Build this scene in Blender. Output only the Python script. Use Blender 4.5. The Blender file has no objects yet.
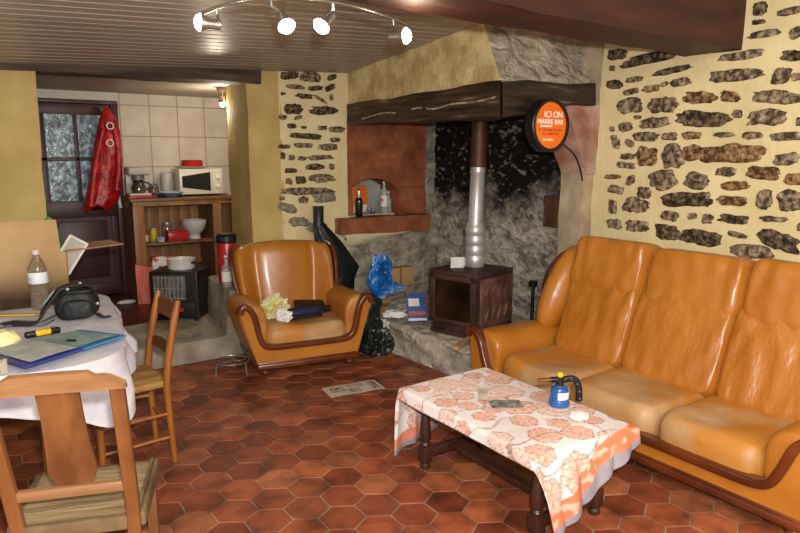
import bpy, bmesh, math, random
from mathutils import Vector, Matrix, noise
random.seed(7)
scene = bpy.context.scene
COL = scene.collection
PI = math.pi
D = math.radians

# ------------------------------------------------------------------ camera
CAM_H, FPX = 1.6, 650.0
PITCH = math.atan((266.5 - 155) / FPX)
YAW = math.atan(454 / math.hypot(FPX, 266.5 - 155))
cam_data = bpy.data.cameras.new('camera')
cam = bpy.data.objects.new('camera', cam_data)
COL.objects.link(cam)
cam_data.sensor_width = 36
cam_data.lens = FPX / 800 * 36
cam_data.clip_start = 0.02
cam.location = (0, 0, CAM_H)
cam.rotation_euler = (PI / 2 - PITCH, 0, -YAW)
scene.camera = cam

# measured photo point -> place in the room, on the plane X=, Y= or Z=
_f = Vector((math.sin(YAW) * math.cos(PITCH), math.cos(YAW) * math.cos(PITCH), -math.sin(PITCH)))
_r = Vector((math.cos(YAW), -math.sin(YAW), 0))
_u = _r.cross(_f)
def PX(x, y, X=None, Y=None, Z=None):
    d = _f * FPX + _r * (x - 400) + _u * (266.5 - y)
    if X is not None: t = X / d.x
    elif Y is not None: t = Y / d.y
    else: t = (Z - CAM_H) / d.z
    return Vector((0, 0, CAM_H)) + d * t

# ------------------------------------------------------------------ materials
def lin(c):
    if isinstance(c, str):
        c = [int(c[i:i + 2], 16) / 255 for i in (0, 2, 4)]
    return tuple((v / 12.92 if v <= .04045 else ((v + .055) / 1.055) ** 2.4) for v in c[:3]) + (1,)

def M(name, c1, c2=None, c3=None, scale=8, rough=.6, bump=0, bscale=None, metal=0, stretch=(1, 1, 1), detail=4,
      spec=.5, emit=0, attr=None, coat=0, alpha=1, trans=0, lo=.35, hi=.65, dist=0, bstretch=None, sheen=0):
    m = bpy.data.materials.new(name); m.use_nodes = True
    nt = m.node_tree; N = nt.nodes; L = nt.links
    b = N['Principled BSDF']
    b.inputs['Roughness'].default_value = rough
    b.inputs['Metallic'].default_value = metal
    b.inputs['Specular IOR Level'].default_value = spec
    b.inputs['Coat Weight'].default_value = coat
    b.inputs['Coat Roughness'].default_value = .15
    b.inputs['Alpha'].default_value = alpha
    b.inputs['Transmission Weight'].default_value = trans
    b.inputs['Sheen Weight'].default_value = sheen
    tc = N.new('ShaderNodeTexCoord')
    def mapped(st):
        mp = N.new('ShaderNodeMapping'); mp.inputs['Scale'].default_value = st
        L.new(tc.outputs['Object'], mp.inputs['Vector']); return mp.outputs[0]
    col = None
    if c2 is not None:
        n = N.new('ShaderNodeTexNoise'); n.inputs['Scale'].default_value = scale
        n.inputs['Detail'].default_value = detail; n.inputs['Distortion'].default_value = dist
        L.new(mapped(stretch), n.inputs['Vector'])
        r = N.new('ShaderNodeValToRGB'); e = r.color_ramp.elements
        e[0].position = lo; e[0].color = lin(c1); e[1].position = hi; e[1].color = lin(c2)
        if c3 is not None:
            k = e.new((hi + 1) / 2); k.color = lin(c3)
        L.new(n.outputs['Fac'], r.inputs[0]); col = r.outputs[0]
    if attr:
        a = N.new('ShaderNodeVertexColor'); a.layer_name = 'Col'
        if col is not None:
            mx = N.new('ShaderNodeMix'); mx.data_type = 'RGBA'; mx.blend_type = 'MULTIPLY'
            mx.inputs[0].default_value = 1
            L.new(a.outputs[0], mx.inputs[6]); L.new(col, mx.inputs[7]); col = mx.outputs[2]
        else: col = a.outputs[0]
    if col is None:
        b.inputs['Base Color'].default_value = lin(c1)
    else:
        L.new(col, b.inputs['Base Color'])
    if emit:
        b.inputs['Emission Color'].default_value = lin(c1)
        if col is not None: L.new(col, b.inputs['Emission Color'])
        b.inputs['Emission Strength'].default_value = emit
    if bump:
        n2 = N.new('ShaderNodeTexNoise'); n2.inputs['Scale'].default_value = bscale or scale * 3
        n2.inputs['Detail'].default_value = 5
        L.new(mapped(bstretch or stretch), n2.inputs['Vector'])
        bp = N.new('ShaderNodeBump'); bp.inputs['Strength'].default_value = bump; bp.inputs['Distance'].default_value = .02
        L.new(n2.outputs['Fac'], bp.inputs['Height']); L.new(bp.outputs[0], b.inputs['Normal'])
    return m

def masonry(name, stone1, stone2, mortar, scale=5, stretch=(1, 1, 1.8), soot=None, bump=.8, mort=.45):
    """rubble stones in mortar (voronoi cells), optionally blackened by soot above a height"""
    m = bpy.data.materials.new(name); m.use_nodes = True
    nt = m.node_tree; N = nt.nodes; L = nt.links; b = N['Principled BSDF']
    b.inputs['Roughness'].default_value = .9; b.inputs['Specular IOR Level'].default_value = .2
    tc = N.new('ShaderNodeTexCoord'); mp = N.new('ShaderNodeMapping'); mp.inputs['Scale'].default_value = stretch
    L.new(tc.outputs['Object'], mp.inputs['Vector'])
    nz = N.new('ShaderNodeTexNoise'); nz.inputs['Scale'].default_value = 7; nz.inputs['Detail'].default_value = 3
    L.new(mp.outputs[0], nz.inputs['Vector'])
    mxv = N.new('ShaderNodeMix'); mxv.data_type = 'RGBA'; mxv.inputs[0].default_value = .2
    L.new(mp.outputs[0], mxv.inputs[6]); L.new(nz.outputs['Color'], mxv.inputs[7])
    v = N.new('ShaderNodeTexVoronoi'); v.feature = 'DISTANCE_TO_EDGE'; v.inputs['Scale'].default_value = scale
    L.new(mxv.outputs[2], v.inputs['Vector'])
    v2 = N.new('ShaderNodeTexNoise'); v2.inputs['Scale'].default_value = 6; v2.inputs['Detail'].default_value = 9; v2.inputs['Roughness'].default_value = .7
    L.new(mp.outputs[0], v2.inputs['Vector'])
    r = N.new('ShaderNodeValToRGB'); r.color_ramp.elements[0].position = .38; r.color_ramp.elements[0].color = lin(stone1)
    r.color_ramp.elements[1].position = .62; r.color_ramp.elements[1].color = lin(stone2)
    L.new(v2.outputs['Fac'], r.inputs[0])
    r2 = N.new('ShaderNodeValToRGB'); r2.color_ramp.elements[0].position = .0; r2.color_ramp.elements[1].position = .2
    L.new(v.outputs['Distance'], r2.inputs[0])
    mx = N.new('ShaderNodeMix'); mx.data_type = 'RGBA'; iv = N.new('ShaderNodeMath'); iv.operation = 'MULTIPLY_ADD'; iv.inputs[1].default_value = mort; iv.inputs[2].default_value = 1 - mort; L.new(r2.outputs[0], iv.inputs[0]); L.new(iv.outputs[0], mx.inputs[0])
    mx.inputs[6].default_value = lin(mortar); L.new(r.outputs[0], mx.inputs[7])
    out = mx.outputs[2]
    if soot:
        zlo, zhi, scol = soot
        sep = N.new('ShaderNodeSeparateXYZ'); L.new(tc.outputs['Object'], sep.inputs[0])
        big = N.new('ShaderNodeTexNoise'); big.inputs['Scale'].default_value = 3.2; big.inputs['Detail'].default_value = 8; big.inputs['Roughness'].default_value = .65
        L.new(tc.outputs['Object'], big.inputs['Vector'])
        ad = N.new('ShaderNodeMath'); ad.operation = 'MULTIPLY_ADD'; ad.inputs[1].default_value = 1.0
        L.new(big.outputs['Fac'], ad.inputs[0]); L.new(sep.outputs['Z'], ad.inputs[2])
        mr = N.new('ShaderNodeMapRange'); mr.inputs['From Min'].default_value = zlo + .5; mr.inputs['From Max'].default_value = zhi + .5
        L.new(ad.outputs[0], mr.inputs['Value'])
        fl = N.new('ShaderNodeTexNoise'); fl.inputs['Scale'].default_value = 16; fl.inputs['Detail'].default_value = 5
        L.new(mp.outputs[0], fl.inputs['Vector'])
        fr = N.new('ShaderNodeMapRange'); fr.inputs['From Min'].default_value = .68; fr.inputs['From Max'].default_value = .56
        fr.inputs['To Min'].default_value = .5
        L.new(fl.outputs['Fac'], fr.inputs['Value'])
        mm = N.new('ShaderNodeMath'); mm.operation = 'MULTIPLY'; L.new(mr.outputs[0], mm.inputs[0]); L.new(fr.outputs[0], mm.inputs[1])
        mx2 = N.new('ShaderNodeMix'); mx2.data_type = 'RGBA'; L.new(mm.outputs[0], mx2.inputs[0])
        L.new(out, mx2.inputs[6]); mx2.inputs[7].default_value = lin(scol); out = mx2.outputs[2]
    L.new(out, b.inputs['Base Color'])
    hm = N.new('ShaderNodeMath'); hm.operation = 'MULTIPLY_ADD'; hm.inputs[1].default_value = 2.2
    L.new(v2.outputs['Fac'], hm.inputs[0]); L.new(r2.outputs[0], hm.inputs[2])
    bp = N.new('ShaderNodeBump'); bp.inputs['Strength'].default_value = bump; bp.inputs['Distance'].default_value = .02
    L.new(hm.outputs[0], bp.inputs['Height']); L.new(bp.outputs[0], b.inputs['Normal'])
    return m

def tiles(name, c1, c2, grout, w, h, off=(0, 0)):
    """square glazed wall tiles laid on an XZ wall"""
    m = M(name, c1, c2, scale=5, rough=.5, spec=.3)
    nt = m.node_tree; N = nt.nodes; L = nt.links; b = N['Principled BSDF']
    old = b.inputs['Base Color'].links[0].from_socket
    tc = N.new('ShaderNodeTexCoord'); sep = N.new('ShaderNodeSeparateXYZ'); L.new(tc.outputs['Object'], sep.inputs[0])
    res = None
    for ax, s, o in (('X', w, off[0]), ('Z', h, off[1])):
        a = N.new('ShaderNodeMath'); a.operation = 'SUBTRACT'; a.inputs[1].default_value = o; L.new(sep.outputs[ax], a.inputs[0])
        p = N.new('ShaderNodeMath'); p.operation = 'PINGPONG'; p.inputs[1].default_value = s / 2; L.new(a.outputs[0], p.inputs[0])
        c = N.new('ShaderNodeMath'); c.operation = 'LESS_THAN'; c.inputs[1].default_value = .005; L.new(p.outputs[0], c.inputs[0])
        if res is None: res = c.outputs[0]
        else:
            mm = N.new('ShaderNodeMath'); mm.operation = 'MAXIMUM'; L.new(res, mm.inputs[0]); L.new(c.outputs[0], mm.inputs[1]); res = mm.outputs[0]
    mx = N.new('ShaderNodeMix'); mx.data_type = 'RGBA'; L.new(res, mx.inputs[0]); L.new(old, mx.inputs[6]); mx.inputs[7].default_value = lin(grout)
    L.new(mx.outputs[2], b.inputs['Base Color'])
    return m

# ------------------------------------------------------------------ mesh helpers
def setcol(bm, fn):
    lay = bm.loops.layers.float_color.get('Col') or bm.loops.layers.float_color.new('Col')
    for f in bm.faces:
        for l in f.loops: l[lay] = fn(f, l)

class MB:
    def __init__(s): s.bm = bmesh.new()
    def add(s, tmp, mtx=None, mi=0):
        if mtx is not None: bmesh.ops.transform(tmp, matrix=mtx, verts=tmp.verts)
        vm = {}
        for v in tmp.verts: vm[v] = s.bm.verts.new(v.co)
        la = tmp.loops.layers.float_color.get('Col'); lb = None
        if la: lb = s.bm.loops.layers.float_color.get('Col') or s.bm.loops.layers.float_color.new('Col')
        for f in tmp.faces:
            try: g = s.bm.faces.new([vm[v] for v in f.verts])
            except ValueError: continue
            g.material_index = mi or f.material_index
            if la:
                for l1, l2 in zip(f.loops, g.loops): l2[lb] = l1[la]
        tmp.free(); return s
    def box(s, c, size, bev=0, rot=None, seg=2, mi=0):
        t = bmesh.new(); bmesh.ops.create_cube(t, size=1)
        bmesh.ops.transform(t, matrix=Matrix.Diagonal((size[0], size[1], size[2], 1)), verts=t.verts)
        if bev: bmesh.ops.bevel(t, geom=t.edges[:], offset=min(bev, min(size) * .49), segments=seg, affect='EDGES', profile=.5)
        return s.add(t, Matrix.Translation(c) @ (rot.to_4x4() if rot else Matrix()), mi)
    def box2(s, a, b, bev=0, seg=2, mi=0):
        return s.box([(a[i] + b[i]) / 2 for i in range(3)], [abs(b[i] - a[i]) for i in range(3)], bev, None, seg, mi)
    def bar(s, p, q, w, h, bev=0, up=(0, 0, 1), mi=0):
        """rectangular bar from p to q"""
        p = Vector(p); q = Vector(q); d = q - p; z = d.normalized(); u = Vector(up)
        if abs(z.dot(u)) > .98: u = Vector((0, 1, 0))
        x = u.cross(z).normalized(); y = z.cross(x)
        R = Matrix((x, y, z)).transposed()
        return s.box((p + q) / 2, (w, h, d.length), bev, R, 2, mi)
    def lathe(s, prof, seg=24, mtx=None, mi=0, caps=True):
        t = bmesh.new(); rings = []
        for r, z in prof:
            rings.append([t.verts.new((r * math.cos(2 * PI * k / seg), r * math.sin(2 * PI * k / seg), z)) for k in range(seg)])
        for a, b in zip(rings, rings[1:]):
            for k in range(seg): t.faces.new((a[k], a[(k + 1) % seg], b[(k + 1) % seg], b[k]))
        if caps:
            t.faces.new(rings[0][::-1]); t.faces.new(rings[-1])
        return s.add(t, mtx, mi)
    def cyl(s, p, q, r, r2=None, seg=16, mi=0):
        p = Vector(p); q = Vector(q); d = q - p
        m = Matrix.Translation(p) @ d.to_track_quat('Z', 'Y').to_matrix().to_4x4()
        return s.lathe([(r, 0), (r if r2 is None else r2, d.length)], seg, m, mi)
    def loft(s, secs, closed=True, caps=True, mi=0):
        t = bmesh.new(); R = [[t.verts.new(p) for p in sec] for sec in secs]; n = len(R[0])
        for a, b in zip(R, R[1:]):
            for k in range(n if closed else n - 1): t.faces.new((a[k], a[(k + 1) % n], b[(k + 1) % n], b[k]))
        if caps and closed:
            t.faces.new(R[0][::-1]); t.faces.new(R[-1])
        bmesh.ops.recalc_face_normals(t, faces=t.faces)
        return s.add(t, None, mi)
    def tube(s, pts, r, seg=8, mi=0, prof=None, up=None):
        pts = [Vector(p) for p in pts]; n = len(pts); secs = []
        nrm = Vector(up) if up else None
        for i, p in enumerate(pts):
            tg = (pts[min(i + 1, n - 1)] - pts[max(i - 1, 0)]).normalized()
            if nrm is None:
                nrm = tg.orthogonal().normalized()
            nn = (nrm - tg * nrm.dot(tg))
            nn = nn.normalized() if nn.length > 1e-6 else tg.orthogonal().normalized()
            if not up: nrm = nn
            bb = tg.cross(nn); rr = r[i] if isinstance(r, (list, tuple)) else r
            if prof: secs.append([p + nn * a + bb * b for a, b in prof])
            else: secs.append([p + (nn * math.cos(2 * PI * k / seg) + bb * math.sin(2 * PI * k / seg)) * rr for k in range(seg)])
        return s.loft(secs, True, True, mi)
    def prism(s, poly, h, mtx=None, bev=0, mi=0):
        t = bmesh.new(); vs = [t.verts.new((x, y, 0)) for x, y in poly]; f = t.faces.new(vs)
        r = bmesh.ops.extrude_face_region(t, geom=[f])
        bmesh.ops.translate(t, vec=(0, 0, h), verts=[v for v in r['geom'] if isinstance(v, bmesh.types.BMVert)])
        bmesh.ops.recalc_face_normals(t, faces=t.faces)
        if bev: bmesh.ops.bevel(t, geom=t.edges[:], offset=bev, segments=2, affect='EDGES', profile=.5)
        return s.add(t, mtx, mi)
    def grid(s, fn, nu, nv, mi=0, colfn=None):
        t = bmesh.new()
        V = [[t.verts.new(fn(i / nu, j / nv)) for j in range(nv + 1)] for i in range(nu + 1)]
        lay = t.loops.layers.float_color.new('Col') if colfn else None
        cc = [[colfn(i / nu, j / nv) for j in range(nv + 1)] for i in range(nu + 1)] if colfn else None
        for i in range(nu):
            for j in range(nv):
                q = ((i, j), (i + 1, j), (i + 1, j + 1), (i, j + 1))
                f = t.faces.new([V[a][b] for a, b in q])
                if lay:
                    for l, (a, b) in zip(f.loops, q): l[lay] = cc[a][b]
        return s.add(t, None, mi)
    def pillow(s, c, size, p=4, n=14, rot=None, warp=None, mi=0):
        t = bmesh.new(); bmesh.ops.create_cube(t, size=2)
        bmesh.ops.subdivide_edges(t, edges=t.edges[:], cuts=n, use_grid_fill=True)
        pp = p if isinstance(p, tuple) else (p, p, p)
        for v in t.verts:
            # ease the grid so the rounding gets enough faces
            co = Vector([math.copysign(1 - (1 - abs(x)) ** 1.5, x) for x in v.co])
            k = (abs(co.x) ** pp[0] + abs(co.y) ** pp[1] + abs(co.z) ** pp[2])
            co = co / k ** (1 / (sum(pp) / 3))
            co = Vector((co.x * size[0] / 2, co.y * size[1] / 2, co.z * size[2] / 2))
            v.co = warp(co) if warp else co
        return s.add(t, Matrix.Translation(c) @ (rot.to_4x4() if rot else Matrix()), mi)
    def rough(s, corners, n=(12, 4, 4), amp=.01, fs=4, mi=0, seed=0):
        """hexahedron given by 8 corners (x,y,z bits), roughened"""
        t = bmesh.new(); vd = {}
        C8 = [Vector(c) for c in corners]
        def P(u, v, w):
            r = Vector((0, 0, 0))
            for i in range(8):
                k = (u if i & 1 else 1 - u) * (v if i & 2 else 1 - v) * (w if i & 4 else 1 - w)
                r += C8[i] * k
            nz = noise.noise_vector(r * fs + Vector((seed, 0, 0))) + .5 * noise.noise_vector(r * fs * 2.7 + Vector((seed, 3, 0)))
            return r + nz * amp
        def vert(i, j, k):
            if (i, j, k) not in vd: vd[(i, j, k)] = t.verts.new(P(i / n[0], j / n[1], k / n[2]))
            return vd[(i, j, k)]
        for ax in range(3):
            a, b = [x for x in range(3) if x != ax]
            for end in (0, n[ax]):
                for i in range(n[a]):
                    for j in range(n[b]):
                        q = []
                        for di, dj in ((0, 0), (1, 0), (1, 1), (0, 1)):
                            idx = [0, 0, 0]; idx[ax] = end; idx[a] = i + di; idx[b] = j + dj
                            q.append(vert(*idx))
                        t.faces.new(q)
        bmesh.ops.recalc_face_normals(t, faces=t.faces)
        return s.add(t, None, mi)
    def blob(s, c, size, amp=.2, fs=2, sub=4, seed=0, sharp=1, mi=0, floor=None):
        t = bmesh.new(); bmesh.ops.create_icosphere(t, subdivisions=sub, radius=1)
        for v in t.verts:
            d = v.co.normalized()
            h = noise.noise(d * fs + Vector((seed, 0, 0))) + .5 * noise.noise(d * fs * 2.3 + Vector((0, seed, 0)))
            h2 = abs(noise.noise(d * fs * 1.7 + Vector((0, 0, seed)))) * sharp
            v.co = d * (1 + amp * (h - h2))
            v.co = Vector((v.co.x * size[0], v.co.y * size[1], v.co.z * size[2])) + Vector(c)
            if floor is not None and v.co.z < floor: v.co.z = floor
        return s.add(t, None, mi)
    def build(s, name, mats, parent=None, smooth=True, ang=38):
        bm = s.bm
        bmesh.ops.remove_doubles(bm, verts=bm.verts, dist=1e-5)
        bmesh.ops.recalc_face_normals(bm, faces=bm.faces)
        if smooth:
            for f in bm.faces: f.smooth = True
            for e in bm.edges:
                if len(e.link_faces) == 2 and e.calc_face_angle(0) > D(ang): e.smooth = False
        me = bpy.data.meshes.new(name); bm.to_mesh(me); bm.free()
        for m in (mats if isinstance(mats, (list, tuple)) else [mats]): me.materials.append(m)
        o = bpy.data.objects.new(name, me); COL.objects.link(o)
        if parent: o.parent = parent
        return o

def thing(name, label, cat, loc=(0, 0, 0), rz=0, group=None):
    o = bpy.data.objects.new(name, None); COL.objects.link(o)
    o.empty_display_size = .05
    o.location = loc; o.rotation_euler = (0, 0, rz)
    o['label'] = label; o['category'] = cat
    if group: o['group'] = group
    return o
def tag(o, label, cat, group=None):
    o['label'] = label; o['category'] = cat
    if group: o['group'] = group
    return o
def struct(o):
    o['kind'] = 'structure'; return o
def at(o, loc, rz=0):
    o.location = loc; o.rotation_euler = (0, 0, rz); return o
def copy_tree(o, parent=None):
    c = o.copy(); COL.objects.link(c)
    if parent: c.parent = parent
    for ch in list(o.children): copy_tree(ch, c)
    return c
def smoothpath(pts, n=6):
    """Catmull-Rom through points"""
    P = [Vector(p) for p in pts]; out = []
    for i in range(len(P) - 1):
        a = P[max(i - 1, 0)]; b = P[i]; c = P[i + 1]; d = P[min(i + 2, len(P) - 1)]
        for k in range(n):
            t = k / n
            out.append(.5 * ((2 * b) + (c - a) * t + (2 * a - 5 * b + 4 * c - d) * t * t + (3 * b - a - 3 * c + d) * t ** 3))
    out.append(P[-1]); return out
def rectprof(w, h, b=.3):
    """rounded rectangle profile for tube(prof=)"""
    o = []; r = min(w, h) * b
    for cx, cy, a0 in ((w / 2 - r, h / 2 - r, 0), (-w / 2 + r, h / 2 - r, 90), (-w / 2 + r, -h / 2 + r, 180), (w / 2 - r, -h / 2 + r, 270)):
        for k in range(4):
            a = D(a0 + 30 * k); o.append((cx + r * math.cos(a), cy + r * math.sin(a)))
    return o
def text_mb(body, size, mtx, depth=.001, align='CENTER'):
    cu = bpy.data.curves.new('lettering', 'FONT'); cu.body = body; cu.size = size; cu.extrude = depth
    cu.align_x = align; cu.align_y = 'CENTER'
    o = bpy.data.objects.new('lettering', cu); COL.objects.link(o)
    bpy.context.view_layer.update()
    me = bpy.data.meshes.new_from_object(o.evaluated_get(bpy.context.evaluated_depsgraph_get()))
    bpy.data.objects.remove(o); bpy.data.curves.remove(cu)
    t = bmesh.new(); t.from_mesh(me); bpy.data.meshes.remove(me)
    mb = MB(); mb.add(t, mtx); return mb

STONES_RIGHT=[(2.97,2.28,0.157,0.073,-0.12,0),(2.73,2.22,0.393,0.064,0.07,0),(2.55,2.13,0.255,0.043,0.09,0),(2.98,2.08,0.125,0.067,-0.09,0),(2.82,2.1,0.133,0.039,-0.01,1),(2.84,2.02,0.127,0.04,0.05,1),(2.69,2.03,0.127,0.045,0.01,2),(2.59,2.05,0.05,0.031,0.09,2),(2.48,2.05,0.145,0.055,0.0,1),(2.84,1.93,0.207,0.099,0.02,1),(2.59,1.92,0.21,0.095,-0.06,1),(2.34,1.95,0.223,0.078,-0.07,2),(2.32,1.82,0.347,0.096,-0.04,0),(2.65,1.81,0.231,0.064,0.05,1),(2.87,1.79,0.105,0.06,0.05,1),(2.78,1.85,0.047,0.026,-0.05,1),(3.0,2.19,0.05,0.04,-0.1,1),(2.71,1.72,0.191,0.059,-0.02,1),(2.53,1.72,0.114,0.051,-0.02,1),(2.38,1.72,0.121,0.049,-0.02,2),(2.98,1.78,0.042,0.034,-0.03,2),(2.96,1.72,0.05,0.034,-0.02,1),(2.1,2.17,0.277,0.051,0.02,1),(1.82,2.13,0.125,0.058,-0.12,0),(2.14,2.06,0.301,0.074,-0.02,1),(1.87,2.03,0.102,0.081,0.11,1),(1.79,2.02,0.052,0.042,-0.1,1),(2.15,1.94,0.121,0.064,-0.17,2),(1.89,1.92,0.245,0.071,-0.13,1),(2.1,1.84,0.06,0.046,-0.05,1),(1.93,1.81,0.211,0.089,0.0,1),(1.75,1.78,0.031,0.048,-0.04,1),(2.17,1.72,0.124,0.029,-0.02,1),(2.0,1.71,0.121,0.04,-0.02,1),(1.81,1.7,0.175,0.049,-0.02,1),(2.12,1.61,0.427,0.106,0.03,2),(1.8,1.58,0.132,0.066,0.11,1),(2.69,1.59,0.145,0.131,0.0,2),(2.5,1.59,0.142,0.146,0.0,1),(2.37,1.61,0.121,0.105,-0.0,2),(2.94,1.68,0.067,0.068,-0.26,1),(2.83,1.68,0.064,0.047,-0.35,1),(2.84,1.59,0.113,0.041,0.0,1),(2.85,1.53,0.146,0.041,-0.07,1),(2.95,1.45,0.135,0.035,0.03,2),(2.8,1.43,0.072,0.061,0.29,1),(2.92,1.36,0.134,0.056,-0.08,1),(2.69,1.35,0.116,0.08,-0.13,1),(2.56,1.44,0.197,0.123,0.03,1),(2.32,1.44,0.16,0.105,0.03,1),(2.25,1.33,0.065,0.092,0.06,1),(2.94,1.24,0.076,0.098,-0.1,1),(2.75,1.26,0.213,0.095,0.02,1),(2.39,1.32,0.344,0.095,0.06,0),(2.49,1.21,0.122,0.065,-0.01,1),(2.33,1.22,0.061,0.038,0.08,1),(2.92,1.12,0.118,0.071,0.0,1),(2.73,1.12,0.181,0.082,0.0,1),(2.5,1.1,0.181,0.098,-0.08,0),(2.26,1.09,0.276,0.094,-0.01,0),(2.14,1.5,0.123,0.053,0.02,1),(1.92,1.5,0.196,0.079,-0.03,2),(1.75,1.47,0.104,0.066,0.03,3),(2.08,1.42,0.163,0.053,0.04,3),(1.9,1.35,0.09,0.114,0.05,1),(1.76,1.35,0.131,0.122,0.06,1),(2.09,1.33,0.164,0.059,0.01,2),(2.07,1.22,0.176,0.054,-0.02,0),(2.23,1.21,0.071,0.062,0.08,1),(1.84,1.24,0.142,0.034,0.03,1),(2.04,1.13,0.114,0.036,-0.15,1),(1.8,1.12,0.228,0.096,-0.21,0),(1.95,1.04,0.244,0.077,0.02,1),(1.69,1.21,0.031,0.044,0.09,1),(2.02,2.41,0.084,0.076,-0.17,0),(2.02,2.34,0.079,0.027,-0.06,0),(1.98,2.27,0.178,0.043,0.0,1),(1.86,2.37,0.131,0.042,0.03,1),(1.81,2.25,0.077,0.063,0.06,1),(1.73,2.15,0.09,0.052,-0.13,1),(1.7,1.89,0.07,0.063,-0.07,1),(1.65,1.57,0.089,0.064,0.01,1),(1.62,1.2,0.079,0.076,0.09,1),(1.73,2.35,0.069,0.051,-0.17,1)]
STONES_BACK=[(2.4,2.25,0.162,0.064,0.07,0),(2.59,2.25,0.197,0.082,-0.02,1),(2.8,2.26,0.088,0.05,0.24,0),(2.45,2.16,0.155,0.04,-0.03,1),(2.64,2.16,0.133,0.041,0.06,0),(2.78,2.17,0.098,0.05,0.31,0),(2.53,2.09,0.149,0.041,-0.04,0),(2.34,2.1,0.045,0.024,0.05,0),(2.68,2.07,0.125,0.033,-0.47,1),(2.79,2.09,0.039,0.05,0.05,1),(2.43,1.98,0.156,0.082,-0.05,0),(2.72,1.98,0.262,0.076,0.04,0),(2.33,1.91,0.072,0.041,0.03,1),(2.47,1.91,0.074,0.033,0.21,1),(2.41,1.84,0.082,0.041,0.02,0),(2.52,1.83,0.047,0.025,0.02,0),(2.7,1.83,0.087,0.042,0.02,1),(2.84,1.82,0.16,0.051,0.02,1),(2.54,1.76,0.311,0.05,-0.05,0),(2.82,1.73,0.1,0.043,0.01,1),(2.33,1.67,0.109,0.033,0.01,0),(2.52,1.68,0.179,0.042,0.01,1),(2.75,1.67,0.197,0.06,0.01,1),(2.32,1.59,0.045,0.058,-0.0,0),(2.4,1.58,0.055,0.05,-0.0,1),(2.5,1.57,0.084,0.034,-0.0,1),(2.68,1.58,0.263,0.043,0.02,1),(2.39,1.47,0.12,0.042,-0.01,0),(2.62,1.5,0.164,0.051,-0.01,0),(2.78,1.5,0.05,0.052,-0.01,1),(2.37,1.38,0.064,0.05,-0.2,1),(2.48,1.39,0.094,0.068,-0.02,0),(2.68,1.4,0.245,0.069,-0.02,1),(2.54,1.29,0.497,0.06,-0.03,1),(2.71,1.24,0.218,0.114,-0.04,4),(2.5,1.22,0.095,0.06,-0.04,1),(2.35,1.16,0.166,0.076,-0.32,4),(2.3,1.24,0.046,0.034,-0.04,1),(2.46,1.03,0.19,0.078,-0.06,4),(2.63,0.97,0.197,0.088,-0.06,4)]
FLASH, BULB, KBULB, FILL, WORLD, EXPOS = 400, 3.5, 16, 90, .6, 0

# ------------------------------------------------------------------ materials used
WR, WB = 3.85, 5.1           # right wall and back wall planes
plaster = M('yellow_plaster', 'd6c593', 'e2d3a4', 'e9ddb8', scale=3, rough=.9, bump=.35, bscale=25, spec=.15)
plaster_dark = M('ochre_plaster', 'b59d62', 'c4ac70', 'cfb980', scale=4, rough=.9, bump=.3, bscale=20, spec=.15)
ST = dict(scale=34, rough=.85, bump=.8, bscale=40, spec=.2, detail=6, lo=.40, hi=.56)
stone_mats = [M('dark_stone', '2a221b', '65563f', 'a8957a', **ST), M('grey_brown_stone', '463a2d', '8d7a61', 'c6b696', **ST),
              M('brown_stone', '4a3221', '91704c', 'c9ae86', **ST), M('tan_stone', '5d401f', '98714a', 'b79a70', **ST),
              M('smooth_grey_stone', '6f6859', '928a77', 'aca48e', **ST)]
brick_red = M('red_stone', '743a1e', '9f5e38', 'c8a283', scale=7, rough=.85, bump=.5, bscale=30, detail=9, lo=.3, hi=.66)
concrete = M('old_concrete', '7b7163', 'a19684', 'b8ae9b', scale=6, rough=.95, bump=.6, bscale=25, detail=8, spec=.15)
ash_stone = masonry('hearth_masonry', '8b8072', 'c9bfae', 'cdc4b2', scale=3.5, stretch=(1, 1, 1.3), bump=.8, mort=.3)
soot_stone = masonry('sooted_masonry', '57504a', 'cfc7b9', '9a9285', scale=5, soot=(1.0, 1.35, '12100e'), bump=.7, mort=.3)
corner_stone = masonry('grey_masonry', '6d655b', 'b2a999', 'a0988a', scale=5, mort=.3, soot=(1.9, 2.6, '2a2522'))
low_stone = masonry('whitewashed_masonry', '776d61', 'b9b09e', 'c4b99c', scale=4, stretch=(1, 1, 1.6), mort=.5)
hood_mat = M('hood_plaster', 'b29a66', 'd6c490', 'e2d5b0', scale=7, rough=.95, bump=.9, bscale=14, detail=8, spec=.1)
hood_grey = masonry('hood_masonry', '938670', 'd8cdb8', 'd0c3a6', scale=5, stretch=(1, 1, 1.5), bump=.8, mort=.4)
beam_red = M('reddish_beam_wood', '32150d', '4b2315', '5f331e', scale=3, rough=.6, stretch=(.5, 5, 5), bump=.2, bscale=8, detail=8)
beam_old = M('dark_old_wood', '2e2119', '52402f', '78634a', scale=4, rough=.75, stretch=(.6, 5, 5), bump=.5, bscale=9, detail=8)
mantel_wood = M('sooty_oak', '1a120e', '4a3527', '9a836c', scale=6, rough=.5, stretch=(3, .5, 5), bump=1, bscale=6, detail=10, hi=.62)
mantel_wood2 = M('sooty_oak_end', '15100d', '3f3026', '8f7c69', scale=6, rough=.5, stretch=(.5, 3, 5), bump=1, bscale=6, detail=10, hi=.62)
ceil_mat = M('ceiling_boards', '94897b', 'a2978a', scale=2, rough=.42, stretch=(.3, 6, 1))

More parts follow.
